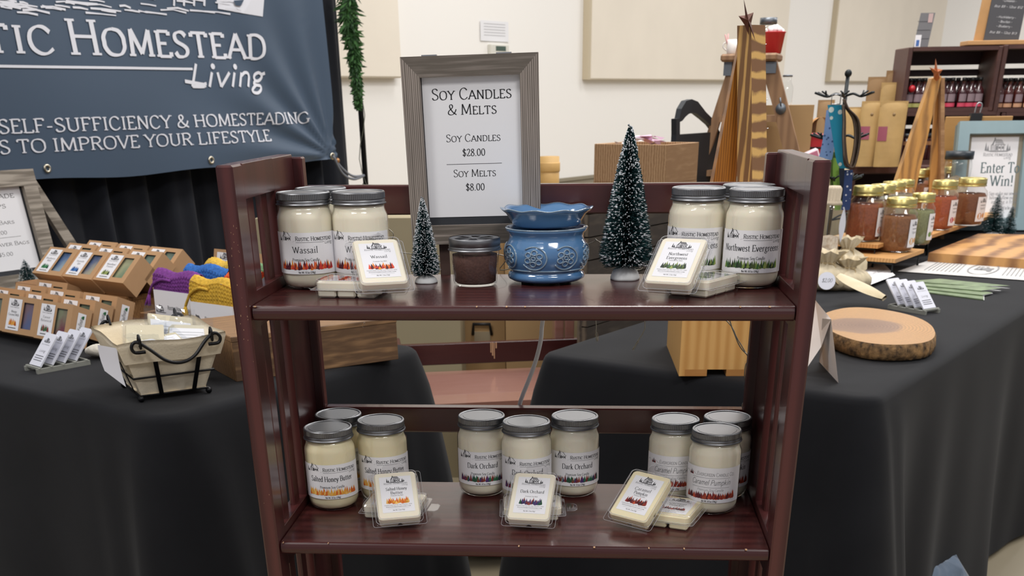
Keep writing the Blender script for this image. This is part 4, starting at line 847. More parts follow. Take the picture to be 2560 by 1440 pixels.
# ------------------------------------------------------------------ long crate, tray and soap saver bags
M_CRATE=wood('walnut_crate','a27d57','5f4630',(3,22,22),2,4,.65,'Y',bump=.3)
c0=pz(592,955,0); th36=math.radians(36.6)
wcrate('wooden_crate','wood grain crate running behind the left post of the bookcase',Matrix.Translation(c0)@Matrix.Rotation(th36,4,'Z'),.390,.25,.094,M_CRATE)
TRa=.475;TRb=.325
wcrate('wooden_tray','shallow open wooden tray holding the soap saver bags',frameM(BL(TRa,.665,0),NE2,E1),.33,.225,.068,M_RIS,open_=True)
def knit(m,fn,nu,nv,mi=0): m.grid(fn,nu,nv,mi)
def saver_bag(label,a,b,z,w,hc,hk,col,seed,tassel=True,card=True,d=.03,lean=4):
    M=frameM(BL(a,b,z),NE2,E1)@Matrix.Rotation(math.radians(-lean),4,'X'); t=thing('soap_saver_bag',label,'soap saver bag',M=M,group='knitted soap saver bags')
    m=MB(); K=mat('yarn_'+col,col,.9,bump=(350,.8),noise=(120,.35)); r=random.Random(seed)
    def f(i,j):
        x=w*(-.02+1.04*i); zz=(hc-.01)+(hk+.01)*j; k=.0022*math.sin(i*w*650)*math.cos(zz*700)+.002*abs(math.sin(zz*380)); return Vector((x,-.003-k-.004*math.sin(j*PI),zz+.004*math.sin(i*9+seed)*j))
    def f2(i,j):
        x=w*(-.02+1.04*i); return Vector((x,-.003+(d+.006)*j,hc+hk+.004*math.sin(i*9+seed)+.012*math.sin(j*PI)+.002*math.sin(i*60)*math.sin(j*20)))
    m.grid(f,70,26); m.grid(f2,50,10)
    m.grid(lambda i,j:Vector((w*1.02 if True else 0,-.003+(d+.006)*i,(hc-.01)+(hk+.01)*j)),6,6); m.grid(lambda i,j:Vector((-w*.02,-.003+(d+.006)*i,(hc-.01)+(hk+.01)*j)),6,6)
    kp=m.build('knit_pouch',K,t)
    if tassel:
        m=MB(); x=0 if tassel!='r' else w; cp=[Vector((w*.45,-.008,hc+hk*.7)),Vector((w*.25,-.012,hc+hk*.75)),Vector((w*.05,-.012,hc+hk*.45)),Vector((-w*.05,-.010,hc+hk*.1)),Vector((-w*.14,-.008,hc-.012))]
        m.tube(smoothpts(cp,6),.0034,0,7)
        for k in range(9): m.tube([cp[-1],cp[-1]+Vector((r.uniform(-.012,.008),-.004+r.uniform(-.004,.004),-.028))],.0026,0,6)
        m.build('drawstring_tassel',K,kp)
    if card:
        m=MB(); m.box(0,w,-.0105,d+.006,0,hc,0); S=Sheet(); S.house(w*.02,hc*.5,w*.27,1,1); S.text('Rustic Homestead',w*.33,hc*.58,hc*.09,1,'s',width=w*.55,weight=.8); S.text('Living',w*.7,hc*.44,hc*.09,1,'i',width=w*.15,weight=.7); S.text('Soap Saver Bag',w*.03,hc*.13,hc*.17,1,'s',width=w*.82,weight=.8)
        S.emit(m,lambda x,y,e:(x,-.0108-e,y),.0002); m.build('card_wrap',[PAPERW,INK],t)
    return t
saver_bag('purple knitted soap saver bag in a white card wrap, left front in the tray',TRa+.035,.638,.016,.150,.105,.034,'7f3a8f',1)
saver_bag('yellow knitted soap saver bag in a white card wrap, nearest the bookcase post',TRa+.018,.480,.016,.150,.092,.044,'e2b43c',2)
saver_bag('blue knitted soap saver bag behind the purple one',TRa+.10,.600,.016,.15,.112,.036,'2f6fc0',3,False)
saver_bag('green knitted soap saver bag at the back of the tray',TRa+.17,.52,.016,.15,.112,.042,'6f9468',4,False)
saver_bag('orange knitted soap saver bag behind the yellow one, partly behind the post',TRa+.09,.440,.016,.11,.108,.036,'e8602a',5,'r')
saver_bag('second yellow soap saver bag deeper in the tray with its tassel on top',TRa+.135,.565,.016,.10,.112,.046,'ecc04a',6,True)
saver_bag('white carded soap saver bag seen between the bookcase slats',TRa+.19,.36,.016,.14,.14,.03,'b9bcae',7,False)
soap_box('kraft soap box standing behind the coloured saver bags',.71,.66,.09,.15,.09,.06,15,'green','8f9aa8','4a6a8a','Soap')
m=MB(); m.box(.702,.79,.50,.80,.001,.088,0,Matrix(((E1.x,E2.x,0,LA.x),(E1.y,E2.y,0,LA.y),(0,0,1,0),(0,0,0,1)))); tag(m.build('black_riser_block',mat('black_block','1a1a1c',.8)),'black riser block behind the soap saver bags','riser')
# ------------------------------------------------------------------ left price sign and tree
Pf=BL(0,1.5); F3=frameM(Pf,E1,(-.8526,.5225,0))
def ft(u,v): p=pp(u,v,Pf,TA); return (p-Pf).dot(E1),p.z
xr,zt=ft(103,421); xr2,zb_=ft(140,712); xr=(xr+xr2)/2; wF=.30; hF=zt-zb_
S=Sheet(); px1=wF-.052; ptop=hF-.045; pb_=hF-.30 if hF>.33 else .055; S.rect(.045,.058,px1,ptop,0,0); cx=(.045+px1)/2; k=ptop-.058
def L_(t,f,s_,w_): S.text(t,cx,ptop-k*f,s_,1,'s' if t[0]!='$' else 'n',align='c',width=w_,weight=.85)
def fz(v): return ft(60,v)[1]-zb_
S.text('Handmade',cx,fz(492),.014,1,'s',align='c',width=.155); S.text('Soaps',cx,fz(517),.014,1,'s',align='c',width=.085)
S.text('Soap Bars',cx,fz(557),.0105,1,'s',align='c',width=.112); S.text('$9.00',cx,fz(582),.0105,1,'n',align='c',width=.046); S.line(cx-.06,fz(590),cx+.065,fz(590),.0009); S.text('Soap Saver Bags',cx,fz(611),.0105,1,'s',align='c',width=.172); S.text('$5.00',cx,fz(636),.0105,1,'n',align='c',width=.046)
M_GREY2=wood('grey_wood_left','a39a8e','6f675c',(2,25,25),3,4,.75,'Y',bump=.4)
fr=picture_frame('price_sign','grey wood framed soap price sign at the left edge, below the banner',0,wF,0,hF,.045,.02,F3@Matrix.Translation((xr-wF,0,zb_))@Matrix.Rotation(math.radians(-7),4,'X'),M_GREY2,M_GREY2,S,[PAPER,INK])
m=MB(); m.add([(wF-.03,.004,hF-.004),(wF+.004,.004,hF-.004),(wF+.165,.03,.0),(wF+.125,.03,.0)]+[(wF-.03,.022,hF-.004),(wF+.004,.022,hF-.004),(wF+.165,.05,.0),(wF+.125,.05,.0)],[[3,2,1,0],[4,5,6,7],[1,2,6,5],[0,4,7,3],[0,1,5,4],[2,3,7,6]]); m.build('easel_back',M_GREY2,fr)
m=MB(); T3=F3@Matrix.Translation((xr-wF,0,0)); m.box(-.02,wF+.02,-.05,.20,.0005,zb_-.001,0,T3); tag(m.build('black_display_block',mat('black_block','1a1a1c',.8)),'low black block under the left price sign','riser')
p=pz(-12,722,.0); brush_tree('teal bottle brush tree cut off by the left edge, before the price sign',BL(.62,1.37).x,BL(.62,1.37).y,.0005,.13,.05,1500,baser=.03,seed=6,snow=.3)
# ------------------------------------------------------------------ business card racks
M_RACK=mat('grey_plastic','8f9088',.45); M_CARD=mat('card_white','dfe0ea',.5)
def card_rack(M,s,label,lbs):
    t=thing('card_rack',label,'card rack',M=M); Lr=.128;Wr=.062
    m=MB(); m.box(0,Lr,0,.007,0,.010); m.build('side_rail',M_RACK,t); m=MB(); m.box(0,Lr,Wr-.007,Wr,0,.010); m.build('side_rail',M_RACK,t)
    for k in range(5):
        x=.004+k*(Lr-.014)/4; m=MB(); m.box(x,x+.006,-.0005,Wr+.0005,.007,.013,bev=.001); m.build('cross_bar',M_RACK,t)
    for k in range(4):
        x=.011+k*(Lr-.014)/4 if s>0 else Lr-.011-k*(Lr-.014)/4
        CM=M@Matrix.Translation((x,.006,.014))@Matrix.Rotation(math.radians(42*s),4,'Y')
        ct=thing('business_card',lbs[k],'business cards',M=CM,group='business cards in racks')
        m=MB(); w,h=.050,.082
        def rr(y): 
            o=[]
            for cx,cz,a0 in ((w-.004,h-.004,0),(.004,h-.004,90),(.004,.0,180),(w-.004,.0,270)):
                for q in range(4): a=math.radians(a0+30*q); o.append((y,cx+.004*math.cos(a),max(0,cz+.004*math.sin(a))))
            return o
        A=rr(0);B=rr(.0035*s); n=len(A); m.add(A+B,[list(range(n)),list(range(n,2*n))[::-1]]+[[i,(i+1)%n,(i+1)%n+n,i+n] for i in range(n)])
        S=Sheet(); S.house(w*.25,h*.72,w*.5,1,2); S.text('Rustic Homestead',w/2,h*.64,.0022,1,'s',align='c',width=w*.7,weight=.8); S.text('Katrina Steel' if False else 'Living',w/2,h*.42,.0065,1,'i',align='c',width=w*.5,weight=.8)
        for q in range(3): S.line(w*.15,h*(.30-.07*q),w*.85,h*(.30-.07*q),.0014,1)
        S.emit(m,lambda x,y,e:((-.0003-e) if s>0 else (.0003+e),(w-x) if s>0 else x,y),.0002)
        m.build('card_stack',[M_CARD,INK],ct)
    return t
p0=pz(95,936,0);p1=pz(218,913,0); ang=math.atan2(p1.y-p0.y,p1.x-p0.x)
card_rack(Matrix.Translation(p0)@Matrix.Rotation(ang,4,'Z'),1,'grey slotted rack of business cards on the left table',['business card stack at the front of the left rack, its print readable','second business card stack in the left rack','third business card stack in the left rack','business card stack nearest the wire basket in the left rack'])
# ------------------------------------------------------------------ wire basket
M_BW=mat('black_wire','101013',.35,.4); M_LIN=mat('cream_canvas','ebe0ca',.9,bump=(250,.35),noise=(8,.06),col2='dfd1b6')
bp0=pz(352,991,.012); bp0.z=0; ba=math.radians(35); BW=.138; BD=.145; BH=.110
BMx=Matrix.Translation(bp0)@Matrix.Rotation(ba,4,'Z'); bt_=thing('wire_basket','black wire basket with cream canvas liner, swing handles and wrapped samples','basket',M=BMx)
ex,ey=.034,.046
def bpnt(i,x,y,f):  # x,y in 0..1 on the base, f height fraction
    e=f; return Vector((x*BW+(2*x-1)*ex*e,y*BD+(2*y-1)*ey*e,.012+BH*f))
crn=[(0,0),(1,0),(1,1),(0,1)]
for f in (0.0,.35,.72):
    m=MB(); m.tube([bpnt(0,x,y,f) for x,y in crn],.0021,0,8,closed=True); m.build('wire_ring',M_BW,bt_)
for x,y in ((.3,0),(.78,0),(.3,1),(.78,1),(0,.3),(0,.7),(1,.3),(1,.7)):
    m=MB(); pa=bpnt(0,x,y,0);pb2=bpnt(0,x,y,.80); hrz=Vector((.0045,0,0)) if y in(0,1) and x not in(0,1) else Vector((0,.0045,0)); nn=Vector((0,-.0012,0)) if y==0 else Vector((0,.0012,0)) if y==1 else Vector(((-1 if x==0 else 1)*.0012,0,0))
    vs=[pa-hrz,pa+hrz,pb2+hrz,pb2-hrz]; vs=[v+nn*2.2 for v in vs]+[v+nn*1 for v in vs]; m.add(vs,[[0,1,2,3],[7,6,5,4]]+[[i,i+4,(i+1)%4+4,(i+1)%4] for i in range(4)]); m.build('upright_strap',M_BW,bt_)
for x,y in crn:
    m=MB(); q=bpnt(0,x,y,0); m.ball((q.x,q.y,.0068),.0068); m.build('ball_foot',M_BW,bt_)
m=MB(); nP=64
def linr(i,j):
    s=(i*4)%4; k=int(s)%4; f_=s-int(s); x0,y0=crn[k]; x1,y1=crn[(k+1)%4]; x=x0+(x1-x0)*f_; y=y0+(y1-y0)*f_
    if j<.62: f=j/.62*1.0; off=-.0035-.006*(1-f)*abs(math.sin(i*40)); 
    elif j<.7: f=1.0+.03; off=.002
    else: f=1.0-(j-.7)/.3*.36; off=.0055+.001*math.sin(i*50)
    p=bpnt(0,x,y,f); c=Vector((BW/2,BD/2,p.z)); d=(p-c); l=math.hypot(d.x,d.y); 
    p=p+Vector((d.x/l,d.y/l,0))*off+Vector((0,0,.0025*math.sin(i*31)*(1 if f>.9 else .3))); return p
m.grid(linr,96,22); m.add([bpnt(0,x,y,.0)*1 for x,y in crn],[[0,1,2,3]]); m.build('canvas_liner',M_LIN,bt_)
for y_,nm_ in ((0,'swing_handle'),(1,'swing_handle')):
    sgn=-1 if y_==0 else 1; A=bpnt(0,.18,y_,1.0)+Vector((0,sgn*.012,.004)); B=bpnt(0,.86,y_,1.0)+Vector((0,sgn*.012,.004)); m=MB(); mid=(A+B)/2
    def cu(t,dz,dy=0): return A.lerp(B,t)+Vector((0,sgn*dy,dz))
    def hook(c,s_): return [c+Vector((s_*(-.004),0,-.014)),c+Vector((-s_*.016,0,-.012)),c+Vector((-s_*.018,0,-.002)),c+Vector((-s_*.009,0,.004))]
    pts=[A+Vector((.008,0,-.018)),A+Vector((-.012,0,-.017)),A+Vector((-.0165,0,-.006)),A+Vector((-.006,0,.002)),cu(.1,-.012,.004),cu(.3,-.036,.010),cu(.5,-.043,.012),cu(.7,-.034,.010),cu(.9,-.008,.004),B+Vector((.006,0,.003)),B+Vector((.0165,0,-.005)),B+Vector((.012,0,-.016)),B+Vector((-.008,0,-.017))]
    m.tube(smoothpts(pts,6),.0033,0,10); hd=m.build(nm_,M_BW,bt_)
    for c in (A,B):
        m=MB(); m.tube(smoothpts([c+Vector((0,.014*-sgn,-.004)),c+Vector((0,.004*-sgn,.013)),c+Vector((0,.004*sgn,.006)),c+Vector((0,.002*sgn,-.010)),c+Vector((0,-.004*sgn,-.006))],5),.0026,0,8); m.build('handle_loop',M_BW,hd)
# packets in the basket
M_FILM2=clear('cellophane',(.93,.94,.95),.06,1.6)
def packet(label,x,y,z,rx,ry,rz,w,h,col='d9cdb0',text=True):
    M=BMx@Matrix.Translation((x,y,z))@Matrix.Rotation(math.radians(rz),4,'Z')@Matrix.Rotation(math.radians(rx),4,'X')@Matrix.Rotation(math.radians(ry),4,'Y')
    t=thing('sample_packet',label,'sample packet',M=M,group='wrapped samples in the basket'); m=MB(); m.box(0,w,-.004,.004,0,h,0,bev=.002); m.build('soap_sample',mat('sample_'+col,col,.6,bump=(200,.2)),t)
    m=MB(); r=random.Random(int(x*1e4))
    m.grid(lambda i,j:Vector((-.006+(w+.012)*i,-.0065-.0025*math.sin(i*14+j*9)*math.sin(j*11),-.004+(h+.022)*j)),14,16); m.grid(lambda i,j:Vector((-.006+(w+.012)*i,.0065+.0015*math.sin(i*14+j*9),-.004+(h+.022)*j)),10,10); m.build('cellophane_wrap',M_FILM2,t)
    if text:
        S=Sheet(); S.poly([(0,0),(w*.9,0),(w*.9,h*.62),(0,h*.62)],0,0)
        for q in range(4): S.line(w*.08,h*(.12+.11*q),w*.8,h*(.12+.11*q),.0012,1)
        S.rect(w*.1,h*.02,w*.2,h*.09,2,1); S.rect(w*.4,h*.02,w*.5,h*.09,3,1)
        m=MB(); S.emit(m,lambda a,b,e:(w*.05+a,-.0046-e,h*.2+b),.0002); m.build('paper_slip',[PAPERW,mat('grey_print','a9a9ac',.7),mat('print_navy','2a3f7a',.6),mat('print_red','a03a3a',.6)],t)
packet('cream wrapped sample standing at the left inside the wire basket',-.006,.045,.085,-58,4,-14,.075,.085,text=False)
packet('white labelled cellophane sample in the middle of the basket',.050,.075,.088,-44,16,4,.09,.085)
packet('flat cellophane sample slipping to the right in the basket',.080,.060,.086,-58,8,-14,.085,.07,col='cfc6ae')
packet('cellophane sample along the front of the basket',.022,.014,.088,-70,-6,6,.10,.055,col='cabf9e',text=True)
t=thing('price_tag','curled white paper tag hanging on the left side of the basket','tag',M=BMx@Matrix.Translation((-.036,-.02,.040))@Matrix.Rotation(math.radians(12),4,'Z')); m=MB(); m.grid(lambda i,j:Vector((-.008+.012*i-.004*j,.052-.06*i+.006*math.sin(j*3),.075*j+.012*(1-j)*(1-i)*2)),8,8); m.build('paper_tag',M_CARD,t)
m=MB(); c=pz(258,880,.012)
m.grid(lambda i,j:Vector((c.x+.042*math.cos(2*PI*i)*math.sin(PI*j)+.0015*math.sin(40*i),c.y+.03*math.sin(2*PI*i)*math.sin(PI*j),c.z-.014*math.cos(PI*j)+.001*math.sin(60*i+30*j)+.004)),48,16); tag(m.build('cotton_sachet',mat('white_cotton','e6dfd0',.95,bump=(300,.6))),'small white knitted sachet lying behind the wire basket','sachet')
# ------------------------------------------------------------------ back bookcase lying low between the tables, cartons on the floor
q=[pz(u,v,-.25) for u,v in ((1075,930),(1400,916),(1480,1040),(1040,1040))]
dirx=(q[1]-q[0]).normalized(); BK=frameM(q[0],dirx,(-dirx.y,dirx.x,0)); LBK=(q[1]-q[0]).length
t=thing('low_bookcase','second dark cherry bookcase standing low between the two black tables','bookcase',M=BK@Matrix.Translation((0,0,0)))
M_CH2=wood('cherry_wood_lit','a57b70','926456',(1.5,14,14),1.5,3,.3,'Y',coat=.8,bump=.05)  # paler than the cherry: the wall's reflected sheen is painted into this colour
m=MB(); m.box(-.02,LBK+.02,-.42,0,-.018,0); m.build('shelf',M_CH2,t)
dq=depth(q[0]); rt=(BK.inverted()@pp(1100,859,q[0]+Vector((0,.03,0)),math.degrees(math.atan2(dirx.y,dirx.x)))).z; rb_=(BK.inverted()@pp(1100,911,q[0]+Vector((0,.03,0)),math.degrees(math.atan2(dirx.y,dirx.x)))).z
m=MB(); m.box(-.1,LBK+.1,.02,.045,rb_,rt,0,bev=.002); xs=(BK.inverted()@pp(1230,880,q[0]+Vector((0,.02,0)),math.degrees(math.atan2(dirx.y,dirx.x)))).x
for dx,z0,z1,w_ in ((0,.35,1,.004),(.006,.2,.98,.003),(-.005,.5,1,.003),(.012,.7,1,.004)): m.box(xs+dx,xs+dx+w_,.0192,.0202,rb_+(rt-rb_)*z0,rb_+(rt-rb_)*z1-.001,1)
m.build('back_rail',[M_CH,M_WORN],t)
for x in (-.12,LBK+.1):
    m=MB(); m.box(x,x+.03,-.42,.045,FLOOR-q[0].z,rt+.02,0,bev=.003); m.build('side_panel',M_CHV,t)
m=MB(); m.box(-.1,LBK+.1,-.42,0,FLOOR-q[0].z+.05,FLOOR-q[0].z+.068); m.build('shelf',M_CH,t)
p_=BK.inverted()@pp(1412,840,q[0]+Vector((0,.06,0)),math.degrees(math.atan2(dirx.y,dirx.x)))
m=MB(); m.box(p_.x-.035,p_.x-.005,.05,.10,FLOOR-q[0].z,rt+.25,0,bev=.003); m.box(p_.x+.0,p_.x+.03,.05,.08,FLOOR-q[0].z,rt+.25,0,bev=.003); m.build('corner_post',M_CH2,t)
M_CARTON=mat('carton_brown','b08f63',.8,noise=(5,.08)); M_CARTONK=mat('carton_khaki','a5997c',.85,noise=(4,.06))
def carton(label,x0,x1,y0,y1,z1,m_=M_CARTON,handle=False,rz=0,flap=True):
    t=thing('cardboard_carton',label,'carton',((x0+x1)/2,(y0+y1)/2,FLOOR),rz); hx,hy=(x1-x0)/2,(y1-y0)/2; h=z1-FLOOR
    m=MB(); m.box(-hx,hx,-hy,hy,0,h); m.build('carton_body',m_,t)
    if flap: m=MB(); m.box(-hx,hx,-hy-.10,-hy-.002,h-.04,h-.035,0); m.box(-hx,0,-hy,hy,h+.001,h+.004); m.build('carton_flap',m_,t)
    if handle:
        hz=handle-FLOOR; m=MB(); m.tube([(-.035,-hy-.002,hz-.02),(-.03,-hy-.018,hz+.02),(.03,-hy-.018,hz+.02),(.035,-hy-.002,hz-.02)],.006,0,8); m.build('carry_handle',mat('black_plastic','202022',.5),t)
        m=MB(); m.box(-.03,.03,-hy-.003,-hy,hz-.05,hz-.01); m.build('backing_plate',mat('grey_label','a89a80',.7),t)
def fx(u,v,y): return py(u,v,y)
a=fx(1000,700,2.6); b=fx(1147,700,2.6); c=fx(1147,790,2.6)
carton('tall khaki carton behind the bookcase, seen left of the box with a handle',a.x-.5,b.x,2.6,2.74,py(1000,545,2.6).z,M_CARTONK,flap=False)
carton('brown carton with a black carry handle seen under the top shelf',fx(1148,800,2.75).x,fx(1262,800,2.75).x,2.75,3.1,py(1148,596,2.75).z,M_CARTON,handle=py(1203,822,2.75).z,flap=False)
carton('plain brown carton right of the one with the handle',fx(1264,800,2.5).x,fx(1385,800,2.5).x,2.5,2.95,py(1264,600,2.5).z,M_CARTON,flap=False)
# round kraft hat box on the wooden unit behind the sign
p=py(1372,447,3.3); rr_=py(1400,447,3.3).x-p.x
t=thing('round_box','kraft round box with an overhanging lid beside the price sign','box',(p.x,3.3,p.z-.12))
m=MB(); m.lathe([(rr_*.93,0),(rr_*.93,.2)],48,0); m.build('box_drum',mat('kraft_gold','c09a5e',.6),t); ztp=py(1372,405,3.3).z-(p.z-.12); m=MB(); m.lathe([(rr_*.95,ztp-.035),(rr_*1.0,ztp-.03),(rr_*1.0,ztp-.004),(rr_*.97,ztp),(1e-5,ztp)],48,0); m.build('box_lid',mat('kraft_gold_lid','d3ab6c',.6),t)
carton('brown carton on the floor holding up the round kraft box',p.x-.3,p.x+.25,3.13,3.5,p.z-.121,M_CARTONK,flap=False)
# ------------------------------------------------------------------ pine crate and the tall wooden tree
M_PINE=wood('pine','cfa060','bd8a4a',(7,7,.9),2,3,.5,'X',bump=.06); M_PINEH=wood('pine_flat','cfa062','a87339',(1.5,14,14),2,3,.5,'Y',bump=.1)
c=pz(1712,943,.0); cr_=pz(1886,943,.0)
PW=(cr_-c).length; t=thing('pine_crate','tall slatted pine crate on the right table behind the bookcase','crate',(c.x,c.y+.01,.0),math.radians(1.5)); PH=.285; PD=.32
m=MB(); m.box(-.012,0,0,PD,.0,.135); m.box(-.012,0,0,PD,.155,PH); m.build('side_slats',M_PINE,t); m=MB(); m.box(PW,PW+.012,0,PD,.0,.135); m.box(PW,PW+.012,0,PD,.155,PH); m.build('side_slats',M_PINE,t)
m=MB(); m.box(0,PW,0,.014,.014,PH); m.build('front_board',M_PINE,t); m=MB(); m.box(0,PW,PD-.014,PD,.014,PH); m.build('back_board',M_PINE,t); m=MB(); m.box(0,PW,0,PD,PH,PH+.012); m.build('top_board',M_PINEH,t)
for x in (.0,PW*.6): m=MB(); m.box(x,x+PW*.32,.0,PD,0,.014); m.build('foot_board',M_PINEH,t)
# rings material for the flamed timber
M_FLAME=wood('flamed_timber','e0b56e','8a6547',(7,7,8),1.1,5,.5,'Z',bump=.1,ramp=(.5,.68)); M_FLAME2=wood('flamed_timber_fine','d3a766','84603f',(24,24,1.4),1.1,4,.5,'X',bump=.1,ramp=(.55,.7)); M_AMBER=wood('amber_timber','b5772e','8a5620',(30,30,2),2,3,.45,'X')
def quadbar(m,A,B,w0,w1,d0,d1,mi=0):
    """beam from A to B; wdir/ddir vectors give half sizes"""
    vs=[]
    for P in (A,B):
        for sx,sy in ((-1,-1),(1,-1),(1,1),(-1,1)): vs.append(P+(w0 if P is A else w1)*sx+(d0 if P is A else d1)*sy)
    m.add(vs,[[0,1,2,3],[7,6,5,4],[0,4,5,1],[1,5,6,2],[2,6,7,3],[3,7,4,0]],mi)
ty=1.11; zt0=PH+.0125
top=py(1878,63,ty); bot=Vector((py(1890,452,ty).x,ty,zt0))
t=thing('wooden_tree','tall tree of two flamed timber beams joined at the top with a rusty star','decoration',bot)
def loc(p): return Vector(p)-bot
a45=math.radians(38); wv=Vector((math.cos(a45),-math.sin(a45),0))*.0  
# right beam: faces turned 45 degrees
dl=Vector((-.0142,.0150,0)); dr_v=Vector((.0215,.0170,0))
A0=loc(top); B0=loc(bot)
k0,k1=.93,1.08
m=MB(); vs=[]
for P,k in ((A0,k0),(B0,k1)):
    f=P+Vector((-.002,-.016,0)); vs+=[f,f+Vector((.032,.022,0))*k,f+Vector((.006,.048,0))*k,f+Vector((-.026,.026,0))*k]
m.add(vs,[[3,2,1,0],[4,5,6,7],[0,1,5,4]],0); m.add(vs,[[1,2,6,5],[2,3,7,6],[3,0,4,7]],1); m.build('front_beam',[M_FLAME,M_FLAME2],t)
tl=py(1847,150,ty+.035); blA=py(1786,452,ty+.05); blB=py(1852,452,ty+.05)
m=MB(); kk=(zt0-blA.z)/(tl.z-blA.z); xl=blA.x+(tl.x-blA.x)*kk*1.0
A=loc((tl.x+.004,ty+.03,tl.z+.05)); Bm=loc((blA.x-.012+.027,ty+.045,zt0))
vs=[A+Vector((-.004,-.012,0)),A+Vector((.012,.0,0)),A+Vector((.012,.03,0)),A+Vector((-.004,.03,0)),Bm+Vector((-.03,-.02,0)),Bm+Vector((.030,.004,0)),Bm+Vector((.030,.05,0)),Bm+Vector((-.03,.05,0))]
m.add(vs,[[3,2,1,0],[4,5,6,7],[0,1,5,4],[1,2,6,5],[2,3,7,6],[3,0,4,7]],0); m.build('leaning_beam',M_AMBER,t)
def star(t,pts,y,col,thick=.004):
    m=MB(); P=[loc2(py(u,v,y)) for u,v in pts]; cx=sum((p for p in P),Vector())/len(P); cf=cx+Vector((0,-.012,0)); n=len(P)
    m.add(P+[cf,cx+Vector((0,.006,0))],[[i,(i+1)%n,n] for i in range(n)]+[[(i+1)%n,i,n+1] for i in range(n)]); return m.build('metal_star',col,t)
M_RUST=mat('rusty_metal','6f4436',.55,.4,noise=(60,.3)); loc2=loc
star(t,[(1859,-4),(1869,36),(1884,31),(1878,58),(1889,104),(1873,66),(1872,88),(1861,62),(1846,40),(1863,38)],1.088,M_RUST)
m=MB()
for u,v in ((1911,68),(1911,112),(1914,250),(1916,322),(1919,395)):
    p=loc(py(u,v,ty+.01)); m.tube([p,p+Vector((.004,0,.001))],.0009,0,5)
m.build('hook_pins',mat('steel','b9bbbf',.3,1),t)
# ------------------------------------------------------------------ step ladder behind
M_LAD=wood('old_ladder_wood','9a7655','866447',(9,9,1),1.2,3,.6,'X',bump=.1); M_ZINC=mat('zinc_bracket','7d838a',.45,.8)
TLd=-14.0; ld=Vector((math.cos(math.radians(TLd)),math.sin(math.radians(TLd)),0)); ldn=Vector((-ld.y,ld.x,0)); LP=Vector((.5,3.05,0)); FLd=frameM(LP,ld,ldn)
def lt(u,v,off=0): p=pp(u,v,LP+ldn*off,TLd); return (p-LP).dot(ld),p.z
t=thing('step_ladder','old wooden step ladder behind the tall timber tree','ladder',M=FLd@Matrix.Translation((lt(1870,300)[0],0,FLOOR))); TI=t.matrix_world.inverted()@FLd
def rail(mb,p0,p1,w0,w1,y0,y1,mi=0):
    (s0,z0),(s1_,z1_)=p0,p1; f=(FLOOR-z1_)/(z0-z1_); sx=s1_+(s0-s1_)*f
    mb.add([(s1_-w1,y0,z1_),(s1_+w1,y0,z1_),(sx+w0,y0,FLOOR),(sx-w0,y0,FLOOR),(s1_-w1,y1,z1_),(s1_+w1,y1,z1_),(sx+w0,y1,FLOOR),(sx-w0,y1,FLOOR)],[[3,2,1,0],[4,5,6,7],[0,1,5,4],[1,2,6,5],[2,3,7,6],[3,0,4,7]],mi,False,TI)
A=lt(1742,447);B=lt(1838,148); m=MB(); rail(m,A,B,.020,.016,0,.03); m.build('side_rail',M_LAD,t)
A2=lt(1978,377);B2=lt(1922,150); m=MB(); rail(m,A2,B2,.034,.026,0,.03); m.build('side_rail',M_LAD,t)
A3=lt(1905,400,.2);B3=lt(1890,150,.2); m=MB(); rail(m,(A3[0]-.12,A3[1]),(B3[0],B3[1]),.02,.02,.2,.225); m.build('back_rail',M_LAD,t); m=MB(); rail(m,(A3[0]+.12,A3[1]),(B3[0]+.03,B3[1]),.02,.02,.2,.225); m.build('back_rail',M_LAD,t)
z9=lt(1870,139)[1]; s0_=lt(1804,145)[0]; s9=lt(1946,135)[0]; m=MB(); m.box(s0_,s9,-.03,.16,z9-.018,z9+.006,0,TI,bev=.006); m.build('top_step',M_LAD,t)
def railx(A,B,z): f=(z-B[1])/(A[1]-B[1]); return B[0]+(A[0]-B[0])*f
for v in (290,425,560,700):
    z=lt(1760,v)[1]; m=MB(); m.box(railx(A,B,z)+.01,railx(A2,B2,z)-.02,-.01,.12,z-.02,z+.0,0,TI); m.build('step',M_LAD,t)
m=MB(); b9=lt(1925,165); m.box(b9[0]-.022,b9[0]+.022,-.006,-.001,b9[1]-.022,b9[1]+.012,0,TI); m.build('metal_bracket',M_ZINC,t); m=MB(); b9=lt(1820,165); m.box(b9[0]-.014,b9[0]+.014,-.006,-.001,b9[1]-.03,b9[1]+.012,0,TI); m.build('metal_bracket',M_ZINC,t)
m=MB(); b9=lt(1952,272); m.lathe([(.018,-.004),(.018,0)],20,0,TI@Matrix.Translation((b9[0],-.003,b9[1]))@Matrix.Rotation(PI/2,4,'X')); m.tube([TI@Vector((b9[0],-.006,b9[1]+.01)),TI@Vector((b9[0]-.005,-.004,b9[1]+.035))],.003); m.build('hinge_bolt',M_ZINC,t)
ZL=z9+.007
def lad(u,off=.1): s=lt(u,139,off)[0]; return FLd@Vector((s,off,ZL))
pb_=lad(1931); rk=.055
t=thing('red_bucket','small red bucket heaped with white fluff on the ladder top','bucket',pb_); t.scale=(0.76,0.76,0.76) ; m=MB(); m.lathe([(.038,0),(.050,.082),(.053,.084),(.053,.088),(.049,.088),(.037,.004),(1e-5,.004)],40); m.build('bucket',mat('red_enamel','c0232b',.35),t)
m=MB(); r=random.Random(2)
for k in range(26): a=r.uniform(0,6.28);q=r.uniform(0,.036); m.ball((q*math.cos(a),q*math.sin(a),.088+.02*(1-q/.036)+r.uniform(-.004,.004)),.012,0,8)
m.build('white_fluff',mat('white_fluff','eceaea',.9),t)
